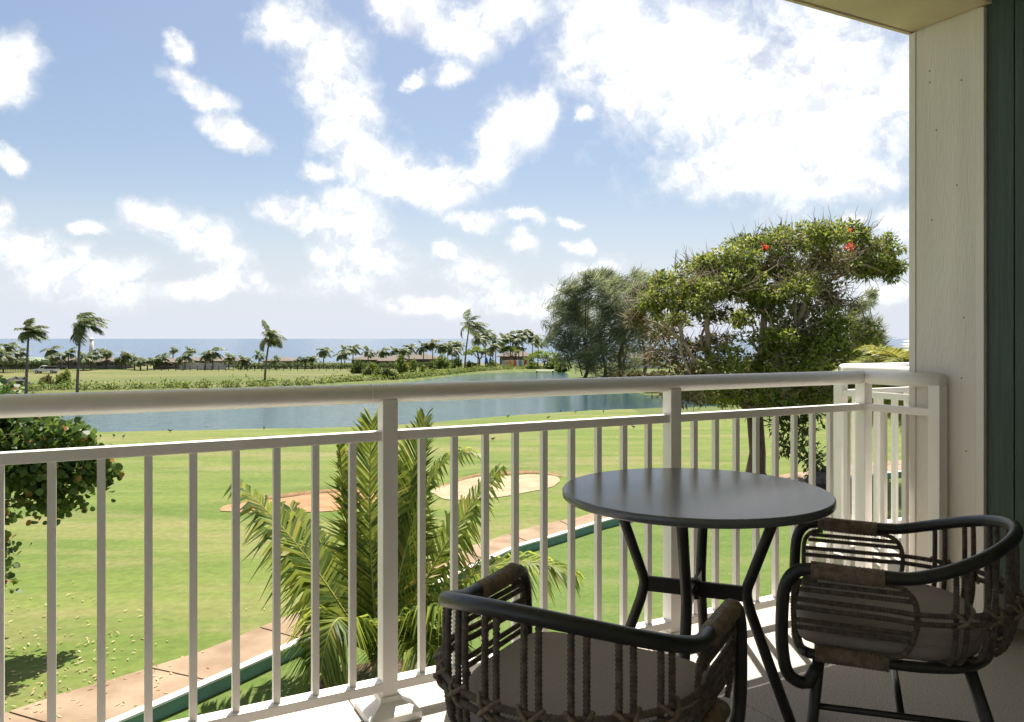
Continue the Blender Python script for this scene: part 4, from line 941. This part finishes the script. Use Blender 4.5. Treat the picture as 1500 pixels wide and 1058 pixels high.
house(70, 172, 541, 534, 524, M['housewall'], M['roofbrown'], 'long grey house with brown hipped roof below the pale tower')
house(224, 260, 540.5, 534, 526, M['housewall'], M['roofbrown'], 'small grey house with peaked brown roof left of the white boundary wall')
house(262, 296, 538, 532, 525, M['housewall'], M['roofbrown'], 'brown-roofed house directly behind the white boundary wall')
house(300, 345, 538, 532, 526, M['housepale'], M['roofbrown'], 'brown-roofed pale house at the right end of the white boundary wall')
house(385, 430, 538, 532, 524, M['housepale'], M['roofbrown'], 'brown-roofed house right of the lone meadow palm')
house(515, 560, 536, 527, 520, M['housewall'], M['roofbrown'], 'dark brown-roofed house left of two matching roofs behind the point shrubs')
house(556, 590, 538, 530, 521, M['housewall'], M['roofbrown'], 'brown-roofed house with a steep front roof behind the point shrubs')
house(586, 640, 535, 526, 518, M['housewall'], M['roofbrown'], 'brown-roofed house beside the dark palm grove')
house(732, 782, 535, 522, 514, M['housewall'], M['roofbrown'], 'brown building behind the surfboards and flat-topped trees')
house(930, 968, 540, 525, 515, M['housepale'], M['roofbrown'], 'pale house glimpsed between the ironwood and the flowering tree')
bw = thing('boundary_wall', 'long low white wall in front of the brown-roofed houses', 'wall', (0, 0, 0)); p0, p1 = gnd(264, 541), gnd(331, 541)
box('wall', p0[0], p1[0], p0[1], p0[1]+.25, G-.4, G+1.5, M['housepale'], bw); box('cap', p0[0]-.05, p1[0]+.05, p0[1]-.06, p0[1]+.31, G+1.503, G+1.6, M['white'], bw)
tw_ = thing('tower', 'slim pale tower rising against the sea behind the slender palm', 'tower', (*gnd(134, 538)[:2], gz(*gnd(134, 538)[:2]))); Yt = gnd(134, 538)[1]; ht = CAMZ - (494.5-HY)/F*Yt - gz(*gnd(134, 538)[:2])
tube('shaft', [(0,0,-.3), (0,0,ht*.92)], [.85, .5], M['housepale'], tw_, 14); tube('cap', [(0,0,ht*.92), (0,0,ht*.94), (0,0,ht)], [.62, .6, .25], M['white'], tw_, 14)
# pickup truck
p = gnd(68, 547); tr = thing('pickup_truck', 'white pickup truck with dark load bed parked in the meadow', 'truck', (p[0], p[1], gz(p[0], p[1])), R(4))
def prism(name, prof, y0, y1, mat, parent):
    n = len(prof); V = [(x, y0, z) for x, z in prof] + [(x, y1, z) for x, z in prof]
    return obj(name, pyd(name, V, [tuple(range(n)), tuple(range(n, 2*n))[::-1]] + [(q, n+q, n+(q+1) % n, (q+1) % n) for q in range(n)]), mat, parent)
prism('body', [(-2.6,.5),(-.1,.5),(2.5,.5),(2.5,1.05),(-.1,1.05),(-1.3,1.12),(-2.5,.98)][::1], -.9, .9, M['white'], tr)
prism('cab', [(-1.35,1.12),(-.1,1.06),(-.05,1.78),(-.75,1.80)], -.8, .8, M['white'], tr)
prism('side_window', [(-1.1,1.18),(-.2,1.16),(-.18,1.66),(-.72,1.68)], -.815, -.802, M['dark'], tr); prism('windscreen', [(-1.42,1.16),(-1.36,1.16),(-.80,1.74),(-.86,1.74)], -.7, .7, M['dark'], tr)
prism('load_bed', [(-.02,1.055),(2.52,1.055),(2.52,1.65),(-.02,1.65)], -.92, .92, M['rubber'], tr)
for wx in (-1.75, 1.6):
    for wy in (-.82, .82):
        wh = tube('wheel', [(wx, wy-.12, .38), (wx, wy+.12, .38)], .38, M['rubber'], tr, 16); tube('rim', [(wx, wy-.125, .38), (wx, wy+.125, .38)], .2, M['white'], wh, 12)
# fence across the meadow
fe = thing('wire_fence', 'low wire fence with thin dark posts crossing the meadow before the houses', 'fence', (0, 0, 0)); prev = None
for x_ in np.arange(205, 520, 10.5):
    p = gnd(x_, 543.5); z_ = gz(p[0], p[1]); box('post', p[0]-.06, p[0]+.06, p[1]-.06, p[1]+.06, z_-.2, z_+1.3, M['rubber'], fe)
    if prev is not None:
        for hz_ in (.5, 1.1): tube('wire', [(prev[0], prev[1], prev[2]+hz_), (p[0], p[1], z_+hz_)], .012, M['rubber'], fe, 4)
    prev = (p[0], p[1], z_)
# surfboards against a pink wall, blue parasols, little dock
p0, p1 = gnd(735, 538.5), gnd(775, 538.5); z_ = gz(755/1e9 + (p0[0]+p1[0])/2, p0[1]); sw = thing('surfboard_wall', 'low pinkish wall by the water with boards leaning on it', 'wall', (0, 0, 0))
box('wall', p0[0], p1[0], p0[1], p0[1]+.25, z_-.4, z_+1.9, M['pink'], sw); box('cap', p0[0]-.1, p1[0]+.1, p0[1]-.08, p0[1]+.33, z_+1.903, z_+2.0, M['housepale'], sw)
bcol = {'orange': (.75,.25,.06), 'yellow': (.75,.5,.12), 'red': (.55,.08,.05), 'white': (.7,.7,.68), 'blue': (.1,.25,.5), 'cream': (.7,.58,.4), 'dark red': (.3,.05,.04)}
for i, (nm, cl) in enumerate(bcol.items()):
    x_ = p0[0] + 2.2 + i*.72; n_ = 16; prof = [(.27*math.sin(2*math.pi*q/n_)*(1-.25*math.cos(2*math.pi*q/n_)), 1.1-1.1*math.cos(2*math.pi*q/n_)) for q in range(n_)]
    o = prism('surfboard', prof, -.04, .04, pm('board_' + nm.replace(' ', '_'), cl, None, rough=.35), None); o.location = (x_, p0[1]-.42, z_+.02); o.rotation_euler = (R(-9), 0, 0)
    tag(o, nm + ' surfboard standing upright against the pink wall', 'surfboard', 'surfboards on the pink wall')
for x_ in (712.5, 718.5):
    p = gnd(x_, 538.5); z2 = gz(p[0], p[1]); t_ = thing('parasol', 'folded blue parasol under the flat-topped trees by the shore', 'parasol', (p[0], p[1], z2), 0, 'folded blue parasols')
    tube('pole', [(0,0,-.1), (0,0,3.0)], .05, M['white'], t_, 6); tube('canopy', [(0,0,.9), (0,0,1.2), (0,0,2.2), (0,0,2.95)], [.5, .55, .38, .06], M['blue'], t_, 10)
p = gnd(798, 545, WL); dk = thing('dock', 'small pale dock at the far end of the lake', 'dock', (p[0], p[1], WL))
for q in range(6): box('plank', -2.2 + q*.75, -1.48 + q*.75, -1.4, 1.4, .35, .45, M['housepale'], dk)
for sx in (-2, 2):
    for sy in (-1.2, 1.2): box('pile', sx-.12, sx+.12, sy-.12, sy+.12, -1.5, .345, M['bark'], dk)
# birds on the fairway
def bird_mesh():
    P = [(-.16,0,.16), (-.10,0,.15), (-.03,0,.14), (.05,0,.16), (.09,0,.20), (.115,0,.225), (.14,0,.225), (.175,0,.215)]; V, Fs = tube_geo(P, [.008,.03,.058,.052,.034,.032,.018,.003], 8)
    b = len(V); V = list(V)
    for s in (-.02, .02):
        v2, f2 = tube_geo([(0,s,.10), (.01,s,.05), (.0,s,0)], .006, 4, True, b); V += list(v2); Fs += f2; b += len(v2)
    return pyd('bird', V, Fs, True)
bmsh = bird_mesh()
for i, (px, py) in enumerate([(141,643.5),(147,642.5),(167,641.5),(181,642.5),(249,633.5),(387,629),(744,612),(803,614),(843,605),(884,605),(821,601.5),(905,623),(928,628),(722,646)]):
    p = gnd(px, py); o = tag(obj('bird', bmsh, M['bird']), 'small dark bird standing on the sunny fairway near the lake', 'bird', 'birds on the fairway'); o.location = (p[0], p[1], gz(p[0], p[1])); o.rotation_euler = (0, 0, random.uniform(0, 6.3)); o.scale = (1.25,)*3
# dry leaves scattered under the round-leaved tree
n = 420; px = np.abs(rng.normal(0, 190, n)) - 20; py = np.clip(rng.normal(985, 55, n), 830, 1110); keep = rng.random(n) < np.clip(1.25 - px/420, .1, 1)
pts = np.array([gnd(a, b) for a, b in zip(px[keep], py[keep])]); n = len(pts); d = unit(n); d[:, 2] *= .15
inner = poly_sdf(pts[:, :2], gp) > .1; pts, d = pts[inner], d[inner]; n = len(pts); pts[:, 2] = G + .045
o = obj('leaf_litter', leaf_mesh('leaf_litter', pts, d, unit(n)*.4 + [0,0,1], .10 + .10*rng.random(n), .03 + .03*rng.random(n)), LF['litter'], None, 'stuff'); tag(o, 'dry fallen leaves scattered over lawn and path', 'leaf litter')
